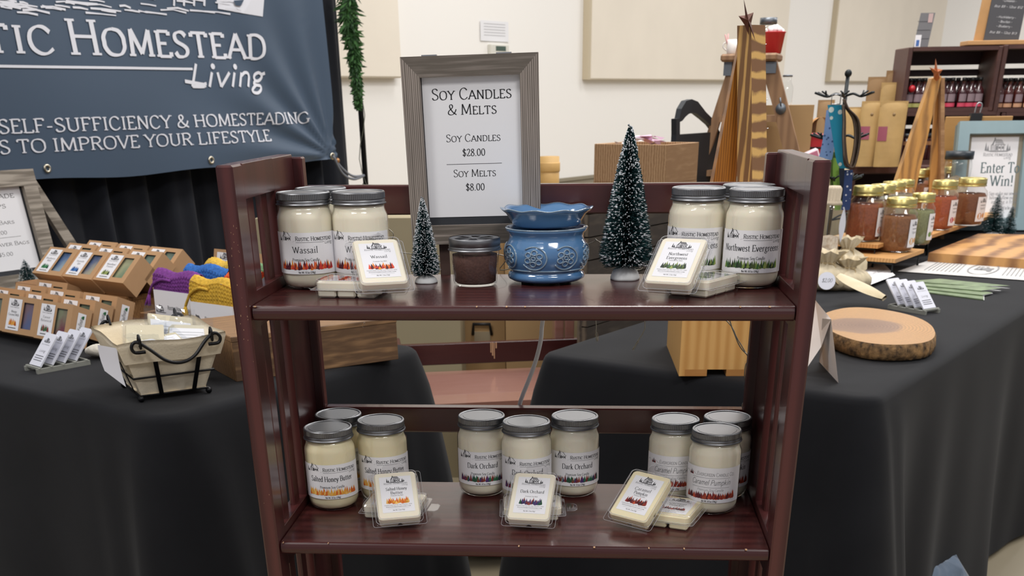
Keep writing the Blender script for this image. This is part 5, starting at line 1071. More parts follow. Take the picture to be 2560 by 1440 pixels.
pb_=lad(1914,.2); t=thing('glass_jar','small glass jar with grey lid behind the red bucket','jar',pb_); t.scale=(0.9,0.9,0.9); m=MB(); m.lathe([(.03,0),(.033,.01),(.033,.095),(.028,.105)],32); m.build('jar_glass',GLASS,t); m=MB(); m.lathe([(.034,.105),(.034,.128),(1e-5,.129)],32); m.build('jar_lid',mat('grey_lid','70757b',.4,.8),t); m=MB(); m.lathe([(.028,.004),(.030,.08),(1e-5,.085)],24); m.build('white_contents',mat('white_fluff','eceaea',.9),t)
pb_=lad(1830,.05); t=thing('white_mug','white mug with candy stripes behind the timber tree top','mug',pb_); t.scale=(0.6,0.6,0.6); m=MB(); m.lathe([(.03,0),(.033,.005),(.034,.075),(.031,.075),(.029,.006),(1e-5,.006)],32); m.build('mug_body',mat('white_glaze','e6e2de',.3),t); m=MB(); m.tube(smoothpts([(-.033,0,.06),(-.052,0,.055),(-.054,0,.035),(-.033,0,.018)],5),.004); m.build('mug_handle',mat('white_glaze','e6e2de',.3),t); m=MB(); m.tube([(-.02,0,.02),(-.05,-.01,.10)],.004,0,6); m.tube([(-.03,.01,.02),(-.03,.01,.105)],.004,0,6); m.build('candy_stick',mat('pink_candy','d9a0a0',.5),t)
pb_=FLd@Vector((lt(1956,330,.25)[0],.25,lt(1956,262,.25)[1])); t=thing('glass_bottle','clear swing bottle standing behind the right ladder rail','bottle',pb_-Vector((0,0,.0))); t.scale=(0.76,0.76,0.76); m=MB(); m.lathe([(.03,0),(.032,.01),(.032,.075),(.02,.1),(.018,.12)],24); m.build('bottle_glass',GLASS,t); m=MB(); m.lathe([(.024,.12),(.024,.128),(1e-5,.13)],20); m.build('bottle_cap',mat('grey_lid','70757b',.4,.8),t)
m=MB(); q=pb_; m.box(q.x-.09,q.x+.10,q.y-.05,q.y+.08,FLOOR,q.z-.001); tag(m.build('storage_box',mat('carton_brown','b08f63',.8)),'brown storage carton behind the ladder under the clear bottle','carton')
# black wooden caddy with arched handle
CP=BR(.05,1.30); FCd=frameM(CP,E1,(-.8526,.5225,0))
def ct_(u,v): p=pp(u,v,CP,TA); return (p-CP).dot(E1),p.z
t=thing('black_caddy','black wooden tote with an arched cut out handle, left of the ladder','caddy',M=FCd); M_BLK=mat('black_paint','1d2228',.5)
out=[ct_(u,v) for u,v in ((1691,450),(1691,297),(1699,297),(1701,282),(1712,258),(1721,249),(1740,249),(1748,256),(1760,274),(1780,296),(1800,330),(1800,450))]
inn=[ct_(u,v) for u,v in ((1700,337),(1702,304),(1716,289),(1732,282),(1750,289),(1765,302),(1790,322),(1798,337))]
m=MB(); O_=[(s,z) for s,z in out]
ring_o=[ct_(u,v) for u,v in ((1691,337),(1691,297),(1699,296),(1704,272),(1716,252),(1730,248),(1745,254),(1765,280),(1785,300),(1803,337))]
ring_i=[ct_(u,v) for u,v in ((1700,337),(1700,305),(1706,302),(1714,292),(1722,285),(1730,282),(1742,284),(1760,298),(1776,312),(1794,337))]
for i in range(9):
    a,b,c_,d=ring_o[i],ring_o[i+1],ring_i[i+1],ring_i[i]; m.prism([a,b,c_,d],0,.02)
m.build('arched_handle',M_BLK,t)
zz0=-.62
m=MB(); a=ct_(1691,337);b=ct_(1803,337); m.box(a[0],b[0],0,.02,ct_(1700,460)[1]-.3,a[1],0); m.build('front_board',M_BLK,t)
zc=ct_(1700,460)[1]-.301; m=MB(); m.box(a[0],b[0],-.02,.3,FLOOR,zc,0,FCd); tag(m.build('storage_crate',M_CARTONK),'khaki storage carton under the black wooden tote','carton')
# light crate with pink tissue, on a dark weathered crate
GP=BR(.0,1.08); FG=frameM(GP,E1,(-.8526,.5225,0))
def g_(u,v): p=pp(u,v,GP,TA); return (p-GP).dot(E1),p.z
sA,zA=g_(1668,362); zB=g_(1668,470)[1]; sB=g_(1748,352)[0]
M_LCR=wood('light_crate','bb9770','987450',(3,18,18),2,3,.65,'Y',bump=.2)
lw_=.20
t=wcrate('light_wooden_crate','light brown plank crate holding pink tissue, left of the ladder',FG@Matrix.Translation((sA,0,zB)),sB-sA,.26,zA-zB,M_LCR,open_=True)
m=MB(); r=random.Random(4)
for k in range(16):
    c=FG@Vector((sA+(sB-sA)*r.uniform(.05,.7),.04+.18*r.random(),zA+r.uniform(-.005,.012))); s_=.035
    m.add([c+Vector((r.uniform(-s_,s_),r.uniform(-s_,s_),r.uniform(-.01,.015))) for _ in range(3)]+[c+Vector((r.uniform(-s_,s_),r.uniform(-s_,s_),r.uniform(-.01,.02)))],[[0,1,2],[1,3,2]],r.choice((0,0,1)))
tag(m.build('tissue_paper',[mat('pink_tissue','d9b4cb',.7),mat('white_tissue','e6e0e4',.7)]),'crumpled pink and white tissue in the light plank crate','tissue paper')
# dark weathered crate behind the tall brush tree
M_DK=wood('weathered_slats','6a5f50','3f3730',(2.5,10,10),1.5,3,.75,'Y',bump=.3); a,z1_=g_(1474,531); b=sB
t=thing('weathered_crate','dark weathered slatted crate seen behind the tall brush tree','crate',M=FG@Matrix.Translation((a,0,FLOOR))); hD=zB-.002-FLOOR
zs=0; i=0
while zs<hD-.01:
    h_=min(.062,hD-zs); m=MB(); m.box(0,b-a,0,.02,zs,zs+h_-.004,0); m.build('slat',M_DK,t); zs+=h_; i+=1
m=MB(); m.box(0,b-a,.02,.035,0,hD-.002); m.build('crate_body',M_DK,t)
# ------------------------------------------------------------------ cherry shelf unit and stacked crates with syrup bottles
YC=4.36; M_CR3=wood('cherry_crate','64423a','492e2a',(2,14,14),1.5,3,.55,'Y',bump=.1); M_CR3D=mat('cherry_dark','3a2529',.6)
x0=py(2110,420,YC).x; x1=3.2; zs_=py(2200,414,YC).z
t=thing('cherry_shelf_unit','long dark cherry shelf unit carrying the kraft bags and stacked crates','shelf unit',(x0,YC,FLOOR)); H_=zs_-FLOOR
m=MB(); m.box(0,x1-x0,-.02,.55,H_-.035,H_,0,bev=.004); m.build('top_board',M_CR3,t)
for xx in (0.03,(x1-x0)*.5,x1-x0-.04): m=MB(); m.box(xx,xx+.03,.0,.5,0,H_-.036); m.build('upright',M_CR3,t)
m=MB(); m.box(.03,x1-x0-.03,.5,.52,0,H_-.036); m.build('back_board',M_CR3D,t)
def bottle_crate(label,u0,u1,vt,vb,y,zbase=None,slats=(.28,.60)):
    X0=py(u0,vb,y).x; X1=py(u1,vb,y).x; Z0=zbase if zbase is not None else py(u0,vb,y).z; Z1=py(u0,vt,y).z
    t=thing('bottle_crate',label,'crate',(X0,y,Z0),group='dark cherry crates on their sides'); W_=X1-X0; H_=Z1-Z0; th=.02; D_=.26
    for a,b,nm_ in ((0,th,'side_panel'),(W_-th,W_,'side_panel')): m=MB(); m.box(a,b,0,D_,0,H_-.001,0,bev=.003); m.build(nm_,M_CR3,t)
    m=MB(); m.box(th,W_-th,0,D_,0,.016); m.build('floor_board',M_CR3,t); m=MB(); m.box(th,W_-th,0,D_,H_-.016,H_); m.build('top_board',M_CR3,t)
    n=3
    for f0,f1 in ((.0,.29),(.37,.49),(.57,.69),(.77,1)):
        za=.016+(H_-.032)*f0; zb2=.016+(H_-.032)*f1; m=MB(); m.box(th,W_-th,D_-.012,D_,za,zb2); m.build('back_slat',M_CR3D,t)
    return X0,X1,Z0,Z1,y
ZS=zs_+.0005
LC=bottle_crate('dark cherry crate standing on the shelf unit, lower one behind the kraft bags',2240,2478,281,412,YC+.06,ZS)
LC2=bottle_crate('dark cherry crate at the lower right behind the clipboards',2482,2720,281,412,YC+.06,ZS)
UC=bottle_crate('dark cherry crate on the upper left holding syrup bottles',2250,2480,118,282,YC+.06,LC[3]+.0005)
UC2=bottle_crate('dark cherry crate at the upper right edge holding syrup bottles',2482,2725,112,282,YC+.06,LC2[3]+.0005)
M_SYR=mat('dark_syrup','3a1216',.08,coat=1); M_SYR2=mat('amber_syrup','4a1d18',.08,coat=1); BPRO={}
def bottle(label,x,y,z,kind,h=.155):
    key=kind
    if key not in BPRO:
        t=thing('syrup_bottle',label,'bottle',(x,y,z),0,'syrup bottles in the cherry crates'); BPRO[key]=t
        m=MB(); m.lathe([(.024,0),(.027,.003),(.027,.08),(.024,.094),(.0105,.115),(.0095,.14),(.0115,.142),(.0115,.147),(1e-5,.147)],24); m.build('bottle_glass',M_SYR if kind!='t' else M_SYR2,t); t.scale=(.86,.86,.78)
        m=MB(); m.lathe([(.0125,.140),(.0125,.158),(1e-5,.159)],16); m.build('bottle_cap',mat('black_cap','1a1a1c',.4),t)
        m=MB(); m.grid(lambda i,j:Vector((.0276*math.sin((i-.5)*1.9),-.0276*math.cos((i-.5)*1.9),.004+.02*j)),8,1); m.build('colour_band',mat('band_'+kind,{'p':'d04a62','g':'a9a763','t':'c99a78'}[kind],.5),t)
        m=MB(); m.grid(lambda i,j:Vector((.0277*math.sin((i-.5)*1.5),-.0277*math.cos((i-.5)*1.5),.032+.04*j)),8,1); m.build('bottle_label',mat('grey_bottle_label','8d7a80',.6),t)
        return t
    t=copy_tree(BPRO[key]); t.location=(x,y,z); t['label']=label; return t
nb=0
ords=['first','second','third','fourth','fifth','sixth','seventh','eighth','ninth','tenth','eleventh','twelfth']
for ci,(CRT,us) in enumerate(((UC,(2268,2288,2303,2352,2372,2400,2421,2440)),(UC2,(2492,2515,2540,2565,2590)))):
    for k,u in enumerate(us):
        x=py(u,268,YC+.12).x; kind=('g' if u<2320 else 'p') if ci==0 else 't'
        c={'g':'olive','p':'pink','t':'tan'}[kind]
        bottle('dark syrup bottle with %s band, %s from the left in the %s crate'%(c,ords[k],'upper left' if ci==0 else 'upper right'),x,YC+.12,CRT[2]+.0165,kind)
    for k in range(len(us)-1):
        u=(us[k]+us[k+1])/2
        if abs(us[k]-us[k+1])>30: continue
        x=py(u,262,YC+.19).x; kind=('g' if u<2320 else 'p') if ci==0 else 't'; c={'g':'olive','p':'pink','t':'tan'}[kind]
        bottle('dark syrup bottle with %s band, %s in the back row of the %s crate'%(c,ords[k],'upper left' if ci==0 else 'upper right'),x,YC+.19,CRT[2]+.0165,kind)
p=py(2280,222,YC+.09); m=MB(); m.ball(p,.016,0,14); tag(m.build('red_ornament',mat('red_bauble','b5202a',.25)),'red bauble hanging on a bottle neck in the upper left crate','ornament')
JP=None
for k,u in enumerate((2258,2280,2302,2324,2346)):
    x=py(u,400,YC+.13).x
    if JP is None:
        JP=t=thing('preserve_jar','dark preserve jar, first from the left in the lower cherry crate','jar',(x,YC+.13,LC[2]+.0165),0,'preserve jars in the lower crate'); m=MB(); m.lathe([(.026,0),(.029,.004),(.029,.09),(.024,.1)],24); m.build('jar_glass',M_SYR,t); m=MB(); m.lathe([(.0275,.1),(.0275,.115),(1e-5,.116)],24); m.build('jar_lid',mat('grey_lid','70757b',.4,.8),t); m=MB(); m.grid(lambda i,j:Vector((.0294*math.sin((i-.5)*1.8),-.0294*math.cos((i-.5)*1.8),.065+.016*j)),6,1); m.build('jar_label',mat('tan_label','a5764e',.6),t)
    else: t=copy_tree(JP); t.location=(x,YC+.13,LC[2]+.0165); t['label']='dark preserve jar, %s from the left in the lower cherry crate'%ords[k]
# chalk sign on a wood stand, grey decorated board
x=py(2478,112,YC+.15).x; zt=UC2[3]+.0005
SB=(py(2415,112,YC+.12).x,py(2560,112,YC+.12).x)
t=thing('chalkboard_sign','chalkboard scent list in a pale wood stand on top of the crates','sign',(SB[0],YC+.12,max(UC[3],UC2[3])+.001)); LWm=mat('pale_wood','c89a66',.6,noise=(20,.1))
m=MB(); m.box(0,SB[1]-SB[0],-.03,.10,0,.018,bev=.002); m.build('stand_base',LWm,t); w_=SB[1]-SB[0]; m=MB(); m.prism([(.04,.019),(.065,.5),(.125,.5),(.085,.019)],.02,.035); m.build('stand_back',LWm,t)
M4=Matrix.Translation((.075,0,.0195))@Matrix.Rotation(math.radians(-6),4,'X')@Matrix.Rotation(math.radians(4),4,'Y'); S=Sheet(); cw=.155; chh=.30
m=MB(); m.box(0,cw,-.004,.004,0,chh,0,M4); 
r=random.Random(1)
txt=['- Huckleberry -','- Bourbon -','- Blackberry -','','8oz - 12oz','','- Coconut -','- Vanilla -','- Apple -','- Cranberry -']
txts=[('8oz $8 - 12oz $13',.03,.12),('- Blueberry -',.055,.07),('- Bourbon -',.073,.06),('- Huckleberry -',.091,.085),('8oz $8 - 12oz $12',.132,.125),('- Cinnamon -',.155,.06),('- Vanilla -',.173,.05),('- Washington Apple -',.191,.105),('- Cranberry -',.209,.07),('- Caramel -',.227,.06)]
for tx,zz,ww in txts: S.text(tx,cw/2,zz,.0085,1,'i',align='c',width=ww,weight=1.3)
S.emit(m,flatfn(M4@Matrix.Translation((0,-.0045,0))),.0002); m.build('chalk_panel',[mat('chalk_grey','4a4a4e',.8),mat('chalk_white','d8d8da',.8)],t)
a=py(2283,125,YC+.15); b=py(2318,125,YC+.15); t=thing('photo_board','narrow grey plank board with a small badge, standing on the upper left crate','board',(a.x,YC+.15,UC[3]+.0005)); hb=py(2290,33,YC+.15).z-UC[3]; w_=b.x-a.x
m=MB(); m.prism([(0,0),(w_,0),(w_+.012,hb),(.012,hb)],0,.006); m.box(.002,w_*.45,-.001,0,.0,.05,1); m.box(.008,w_*.35,-.0015,-.001,.005,.03,2); m.box(w_*.75,w_+.004,-.001,0,hb*.72,hb*.98,3)
for k in (.25,.5,.75): m.box(.003,w_,-.0008,0,hb*k,hb*k+.002,4)
m.build('board',[mat('grey_plank','77777a',.8),PAPERW,mat('badge_blue','4a6fae',.6),mat('badge_pink','c2a8a6',.6),mat('plank_gap','55555a',.9)],t)
# ------------------------------------------------------------------ kraft bags
M_BAG=mat('kraft_bag','c2a068',.55,noise=(12,.14),bump=(60,.5)); M_BAGD=mat('kraft_bag_tall','a07f58',.65,noise=(12,.12),bump=(60,.3))
def pouch(label,u0,u1,vt,vb,y,zb=None,patch=None,mt=None,vent=True,d=.05,nm='kraft_pouch'):
    X0=py(u0,vb,y).x;X1=py(u1,vb,y).x; z0=ZS if zb is None else zb; z1_=py((u0+u1)/2,vt,y).z; h=z1_-z0; w=X1-X0
    t=thing(nm,label,'paper bag',(X0,y,z0),0,'kraft paper bags'); m=MB()
    def f(i,j,s):
        b=d*.5*(math.sin(PI*i)**.5)*(1-j)**.45*(1-.25*math.sin(j*7+i*5)*.3); return Vector((w*i+w*.04*j*(i-.5)*2,d/2+s*(b+.001),h*j))
    m.grid(lambda i,j:f(i,j,-1),14,14); m.grid(lambda i,j:f(i,j,1),14,14); m.box(w*-.03,w*1.03,d/2-.0035,d/2+.0035,h*.93,h,0); pbd=m.build('paper_body',mt or M_BAG,t)
    if vent: m=MB(); c=f(.52,.80,-1); m.lathe([(.007,0),(.007,.0012),(1e-5,.0015)],14,0,Matrix.Translation(c)@Matrix.Rotation(PI/2,4,'X')); m.build('vent_disc',mat('vent_tan','8f744e',.6),pbd)
    if patch: m=MB(); m.grid(lambda i,j:f(patch[0]+(patch[1]-patch[0])*i,patch[2]+(patch[3]-patch[2])*j,-1)+Vector((0,-.002,0)),5,3); m.build('sticker',mat('mauve_sticker','9a4f62',.6),pbd)
pouch('standing kraft pouch with a mauve sticker, right one of the front pair',2186,2250,253,413,4.24,patch=(.02,.34,.40,.62))
pouch('standing kraft pouch with a mauve sticker, middle of the front pouches',2140,2188,253,413,4.28,patch=(.02,.5,.42,.62))
pouch('standing kraft pouch at the left, behind the hanging lanyards',2095,2142,268,413,4.32,vent=False)
pouch('tall brown paper bag at the back, left one',2162,2206,192,300,4.60,mt=M_BAGD,vent=False)
pouch('tallest brown paper bag at the back beside the crates',2205,2240,176,300,4.64,mt=M_BAGD,vent=False)
pouch('pale kraft bag in front of the tallest brown bag',2197,2238,206,300,4.54,vent=False)
pouch('brown paper bag behind the red tin basket',2032,2070,250,413,4.38,zb=ZS,mt=M_BAGD,vent=False)
# red basket and pink box, ribbon rolls
a=py(2002,385,3.2);b=py(2056,385,3.2); zr=a.z-.05
t=thing('red_tin_basket','red wire edged tin basket between the ladder and the lanyards','basket',((a.x+b.x)/2,3.2,zr)); w_=(b.x-a.x)/2; h_=py(2020,335,3.2).z-zr
m=MB(); m.box(-w_,w_,0,.12,0,h_,0,bev=.004); m.build('tin_body',mat('red_tin','b32229',.4),t); m=MB(); m.tube([(-w_,-.003,h_*.95),(w_,-.003,h_*.95)],.003,0,6); m.tube([(-w_,-.003,h_*.6),(w_,-.003,h_*.6)],.003,0,6); m.build('wire_trim',mat('black_wire','101013',.35,.4),t)
t=thing('pink_soap_dish','pink and white rounded packet leaning before the red tin','packet',M=Matrix.Translation((a.x,3.15,zr))@Matrix.Rotation(math.radians(-22),4,'Y')); m=MB(); m.box(0,w_*1.9,0,.02,.0,.05,0,bev=.008); m.build('packet_rim',mat('packet_white','e6d3da',.5),t); m=MB(); m.box(.01,w_*1.75,-.003,.0,.01,.04,0); m.build('packet_face',mat('packet_pink','cf7f9b',.5),t)
p=py(2047,384,3.45); t=thing('ribbon_roll','standing arch of tan leather strap beside the red tin','leather strap',(p.x,3.45,zr)); h_=py(2047,293,3.45).z-zr; m=MB()
for k in range(4):
    r_=.045-.008*k; pts=[Vector((-r_,0,0)),Vector((-r_,0,h_-r_))]+[Vector((r_*math.cos(PI-PI*q/8),0,h_-r_+r_*math.sin(PI*q/8))) for q in range(1,8)]+[Vector((r_,0,h_-r_)),Vector((r_,0,0))]
    vs=[p_+Vector((0,y,0)) for p_ in pts for y in (0,.06)]; m.add(vs,[[2*i,2*i+1,2*i+3,2*i+2] for i in range(len(pts)-1)],0,True)
m.build('strap_loops',mat('tan_strap','b98448',.6),t)
m=MB(); m.box(a.x-.05,p.x+.06,3.12,3.55,FLOOR,zr-.001); tag(m.build('storage_table',M_CARTONK),'khaki storage block under the red tin behind the right table','storage block')
# ------------------------------------------------------------------ lanyard stand
LS=pz(2108,600,.0); LS.y=2.75; LS.x=py(2092,400,2.75).x
t=thing('lanyard_stand','black metal tree stand with twig hooks holding fabric lanyards','display stand',(LS.x,LS.y,.0)); M_IRON=mat('dark_iron','23282a',.5,.5)
zt=py(2090,184,2.75).z; z1_=py(2090,238,2.75).z; z2_=py(2080,342,2.75).z; z3_=py(2100,445,2.75).z
m=MB(); m.tube([(0,0,0),(.004,0,zt)],.0065,0,8); m.ball((.004,0,zt),.012); m.build('centre_pole',M_IRON,t); m=MB(); m.lathe([(.09,0),(.09,.008),(1e-5,.012)],24); m.build('round_base',M_IRON,t)
for zz in (z1_,z2_,z3_):
    for a in range(6):
        an=a*PI/3+.25; L=.105; m=MB(); m.tube(smoothpts([(0,0,zz-.005),(L*.3*math.cos(an),L*.3*math.sin(an),zz+.004),(L*.6*math.cos(an+.08),L*.6*math.sin(an+.08),zz-.004),(L*math.cos(an),L*math.sin(an),zz+.008)],4),.0035,0,6); m.tube([(L*.6*math.cos(an),L*.6*math.sin(an),zz-.002),(L*.75*math.cos(an+.25),L*.75*math.sin(an+.25),zz+.012)],.0028,0,6); m.build('twig_hook',M_IRON,t)
def fab(name,c1,c2,scale=60):
    if name in MC: return MC[name]
    m=bpy.data.materials.new(name); MC[name]=m; m.use_nodes=True; nt=m.node_tree; b=nt.nodes['Principled BSDF']; b.inputs['Roughness'].default_value=.8
    tc=nt.nodes.new('ShaderNodeTexCoord'); v=nt.nodes.new('ShaderNodeTexVoronoi'); v.inputs['Scale'].default_value=scale; nt.links.new(tc.outputs['Object'],v.inputs['Vector'])
    cr=nt.nodes.new('ShaderNodeValToRGB'); cr.color_ramp.interpolation='CONSTANT'; cr.color_ramp.elements[0].color=lin(c2); cr.color_ramp.elements[1].color=lin(c1); cr.color_ramp.elements[1].position=.22
    nt.links.new(v.outputs['Distance'],cr.inputs[0]); nt.links.new(cr.outputs[0],b.inputs['Base Color']); return m
def ribbon(label,pts,w,mt,y,edge=None,cat='lanyard',th=.004,ang=0,clip=True):
    P=[py(u,v,y) for u,v in pts]; o=P[0]; P=smoothpts([p-o for p in P],4)
    t=thing('fabric_lanyard',label,cat,o,0,'fabric lanyards on the stand'); m=MB(); ww=w if isinstance(w,(list,tuple)) else [w,w]; n=len(P)
    vs=[]
    for i,p in enumerate(P):
        h=(ww[0]+(ww[1]-ww[0])*i/(n-1))/2; d=Vector((math.cos(ang),math.sin(ang),0))*h; vs+=[p-d+Vector((0,-th/2,0)),p+d+Vector((0,-th/2,0)),p+d+Vector((0,th/2,0)),p-d+Vector((0,th/2,0))]
    F=[[4*i+k,4*i+(k+1)%4,4*i+4+(k+1)%4,4*i+4+k] for i in range(n-1) for k in range(4)]+[[0,1,2,3],[4*n-1,4*n-2,4*n-3,4*n-4]]
    m.add(vs,F); m.build('ribbon',mt,t)
    if clip: m=MB(); m.tube([(-.014,-.004,.002),(-.014,-.004,.03),(.014,-.004,.03),(.014,-.004,.002)],.0022,0,6,closed=True); m.build('key_clip',mat('steel','b9bbbf',.3,1),t)
    return t
ribbon('turquoise fabric lanyard with small print, front of the stand',[(2088,262),(2092,300),(2098,350),(2104,400),(2112,421)],(.048,.03),fab('turquoise_print','1f8fb0','d8e4e0',26),2.64,ang=-.15)
ribbon('light blue speckled lanyard left of the turquoise one',[(2078,275),(2074,330),(2066,385),(2060,400)],(.03,.05),fab('blue_speckle','7d9ccc','34507f',70),2.70,clip=False)
ribbon('lime green lanyard on the lower left hooks',[(2094,395),(2093,430),(2096,480),(2099,525)],(.03,.035),mat('lime_fabric','86b04a',.8),2.72,ang=.2,clip=False)
ribbon('olive green lanyard behind the lime one',[(2084,380),(2083,430),(2084,500)],(.018,.022),mat('olive_fabric','5e7a36',.8),2.76,clip=False)
ribbon('navy lanyard with white dots hanging lowest',[(2122,425),(2119,470),(2115,515),(2112,525)],(.026,.028),fab('navy_dots','2a3f6e','d8dce6',75),2.66,ang=-.2,clip=False)
ribbon('dark navy lanyard beside the dotted one',[(2104,420),(2106,460),(2108,500)],(.018,.016),mat('dark_navy_fabric','1a2233',.8),2.71,clip=False)
for k,(uo,wd) in enumerate(((0,1.0),(-5,.7),(4,.45))):
    P=[py(u,v,2.60+.012*k) for u,v in ((2110,248),(2118+uo*.2,270),(2130+14*wd+uo,300),(2134+14*wd+uo,350),(2128+10*wd+uo,405),(2124+4*wd+uo,418),(2116-2*wd+uo*.5,405),(2113-4*wd,350),(2112-2*wd,300),(2108,262))]
    o=P[0]; P=smoothpts([p-o for p in P],5); t=thing('fabric_lanyard',('outermost','middle','innermost')[k]+' brown edged cream lanyard loop on the right of the stand','lanyard',o,0,'fabric lanyards on the stand'); m=MB(); n=len(P)
    m.add([q for p in P for q in (p+Vector((0,-.014,0)),p+Vector((0,.014,0)))],[[2*i,2*i+1,2*i+3,2*i+2] for i in range(n-1)],0); m.build('ribbon_loop',mat('cream_plaid','cbb79f',.8,noise=(80,.4)),t)
    for s_ in (-.014,.014): m=MB(); m.tube([p+Vector((0,s_,0)) for p in P],.0025,0,6); m.build('piping',mat('brown_piping','4a3a30',.8),t)
# ------------------------------------------------------------------ second wooden tree
ty=3.47; bz=.0; top=py(2341,192,ty); bot=Vector((py(2300,500,ty).x,ty,0));
t=thing('wooden_tree','smaller timber tree with a copper star standing behind the gold lidded jars','decoration',bot)
M_FL3=wood('flamed_timber_far','cf9c58','966e42',(9,9,2.6),1.2,7,.5,'X',bump=.1,ramp=(.2,.6))
def beam(nm_,quad_t,quad_b,y,d,mt):
    m=MB(); T=[loc(py(u,v,y)) for u,v in quad_t]; B=[loc(py(u,v,y)) for u,v in quad_b]
    for k in range(2):
        f=(0-bot.z-B[k].z)/(T[k].z-B[k].z); B[k]=B[k]+(T[k]-B[k])*f
    vs=[T[0],T[1],B[1],B[0]]; vs=vs+[v+Vector((0,d,0)) for v in vs]; m.add(vs,[[3,2,1,0],[4,5,6,7],[0,1,5,4],[1,2,6,5],[2,3,7,6],[3,0,4,7]]); m.build(nm_,mt,t)
beam('leaning_beam',((2330,196),(2354,190)),((2246,440),(2297,440)),ty,.05,M_FL3); beam('upright_beam',((2352,194),(2362,194)),((2352,440),(2361,440)),ty+.01,.06,M_LCR); beam('inner_beam',((2340,235),(2353,200)),((2325,440),(2352,440)),ty+.05,.02,M_FL3)
m=MB(); P=[loc(py(u,v,ty-.02)) for u,v in ((2339,146),(2344,172),(2357,174),(2349,186),(2350,196),(2341,203),(2334,196),(2334,184),(2323,168),(2336,172))]; cx=sum((p for p in P),Vector())/len(P); n=len(P)
m.add(P+[cx+Vector((0,-.02,0)),cx+Vector((0,.01,0))],[[i,(i+1)%n,n] for i in range(n)]+[[(i+1)%n,i,n+1] for i in range(n)]); m.build('metal_star',mat('copper_star','b0683f',.45,.5),t)
# ------------------------------------------------------------------ gold lidded spice jars on stepped boards
M_GOLD=mat('gold_lid','cfc07c',.3,.9); M_BAMB=wood('bamboo_board','cf9f66','b5824a',(3,30,30),2,2,.5,'Y',bump=.05)
GJ={}
def gold_jar(label,u,vb,z,col,R_,Hh,rot,lab=True,off=0,fruit='c8324a'):
    p=pz(u,vb,z); p=p+Vector((0,R_*.9,0)); key=(col,round(R_,4),lab)
    t=thing('spice_jar',label,'jar',(p.x,p.y+off,z+.0005),0,'gold lidded spice jars on the stepped boards')
    m=MB(); k=Hh
    m.lathe([(R_*.75,0),(R_*.93,.004),(R_,.02*k/.15),(R_,k*.66),(R_*.94,k*.735),(R_*.78,k*.79),(R_*.76,k*.84)],40); m.build('jar_glass',GLASS,t)
    m=MB(); m.lathe([(R_*.72,.004),(R_*.9,.007),(R_*.95,.022),(R_*.95,k*.62),(R_*.85,k*.68),(1e-5,k*.685)],32); m.build('spice',mat('spice_'+col,col,.9,noise=(160,.3),bump=(200,.4)),t)
    m=MB(); rl=R_*.84; m.lathe([(rl,k*.83),(rl*1.03,k*.835),(rl*1.03,k*.85),(rl*.98,k*.865),(rl,k*.88),(rl*1.02,k*.895),(rl,k*.91),(rl,k*.985),(rl*.96,k),(rl*.88,k*.995),(rl*.86,k*.985),(1e-5,k*.985)],48); m.build('gold_lid',M_GOLD,t)
    if lab:
        S=Sheet(); lw=R_*.95; lh=k*.52; S.rect(-lw/2,0,lw/2,lh,0,0,8); S.house(-lw*.3,lh*.76,lw*.6,1,2); S.line(-lw*.25,lh*.66,lw*.25,lh*.66,lh*.02); S.text('Spice',0,lh*.5,lh*.07,1,'n',align='c',width=lw*.5); S.poly([(-lw*.2+lw*.2*math.cos(q*PI/4)*.9,lh*.22+lw*.2*math.sin(q*PI/4)) for q in range(8)],2,1); S.poly([(lw*.14+lw*.13*math.cos(q*PI/4),lh*.24+lw*.16*math.sin(q*PI/4)) for q in range(8)],3,1)
        m=MB(); an=math.radians(rot); S.emit(m,lambda a,b,e:((R_+.0006+e)*math.sin(a/R_+an),-(R_+.0006+e)*math.cos(a/R_+an),k*.1+b),.0003); m.build('label',[PAPERW,INK,mat('fruit_'+fruit,fruit,.6),mat('fruit_orange','d9954a',.6)],t)
    return t
def board(label,pts,z,th=.012):
    P=[pz(u,v,z) for u,v in pts]; m=MB(); n=len(P); m.add([p for p in P]+[p-Vector((0,0,th)) for p in P],[list(range(n)),list(range(n,2*n))[::-1]]+[[i,i+n,(i+1)%n+n,(i+1)%n] for i in range(n)])
    return tag(m.build('bamboo_riser_board',M_BAMB),label,'shelf board','bamboo boards of the stepped riser')
Z1,Z2,Z3=.055,.085,.125
def abp(u,v,z): p=pz(u,v,z)-RA; return p.dot(E1),p.dot(E2)
def strip(label,u,v,z,la,lb_,th=.012):
    """board whose near right corner shows at u,v; runs lb_ towards +E2, la along E1"""
    a,b=abp(u,v,z); P=[BR(a,b,z),BR(a,b+lb_,z),BR(a+la,b+lb_,z),BR(a+la,b,z)]; m=MB(); n=4; m.add(P+[p-Vector((0,0,th)) for p in P],[[3,2,1,0],[4,5,6,7]]+[[i,(i+1)%n,(i+1)%n+n,i+n] for i in range(n)])
    tag(m.build('bamboo_riser_board',M_BAMB),label,'shelf board','bamboo boards of the stepped riser'); return a,b
def legs(label,a,b,z,la,lb_):
    t=thing('riser_frame',label,'display riser',BR(a,b,0),math.radians(TA),'black metal riser frames'); M_=M_IRON
    for x in (.012,la-.012):
        m=MB(); m.tube([(x,.012,0.003),(x,.012,z-.016),(x,lb_-.012,z-.016),(x,lb_-.012,0.003)],.004,0,6); m.build('wire_leg',M_,t)
s1_=strip('front bamboo board of the stepped riser under the two nearest spice jars',2240,648,Z1,.30,.30); legs('black wire frame under the front bamboo board',s1_[0],s1_[1],Z1,.30,.30)
s2_=strip('middle bamboo board of the stepped riser, left behind the front one',2195,612,Z2,.62,.22); legs('black wire frame under the middle bamboo board',s2_[0],s2_[1],Z2,.62,.22)
s3_=strip('right bamboo board of the stepped riser, under the orange and brown jars',2330,587,Z2-.01,.95,.28); legs('black wire frame under the right bamboo board',s3_[0],s3_[1],Z2-.01,.95,.28)
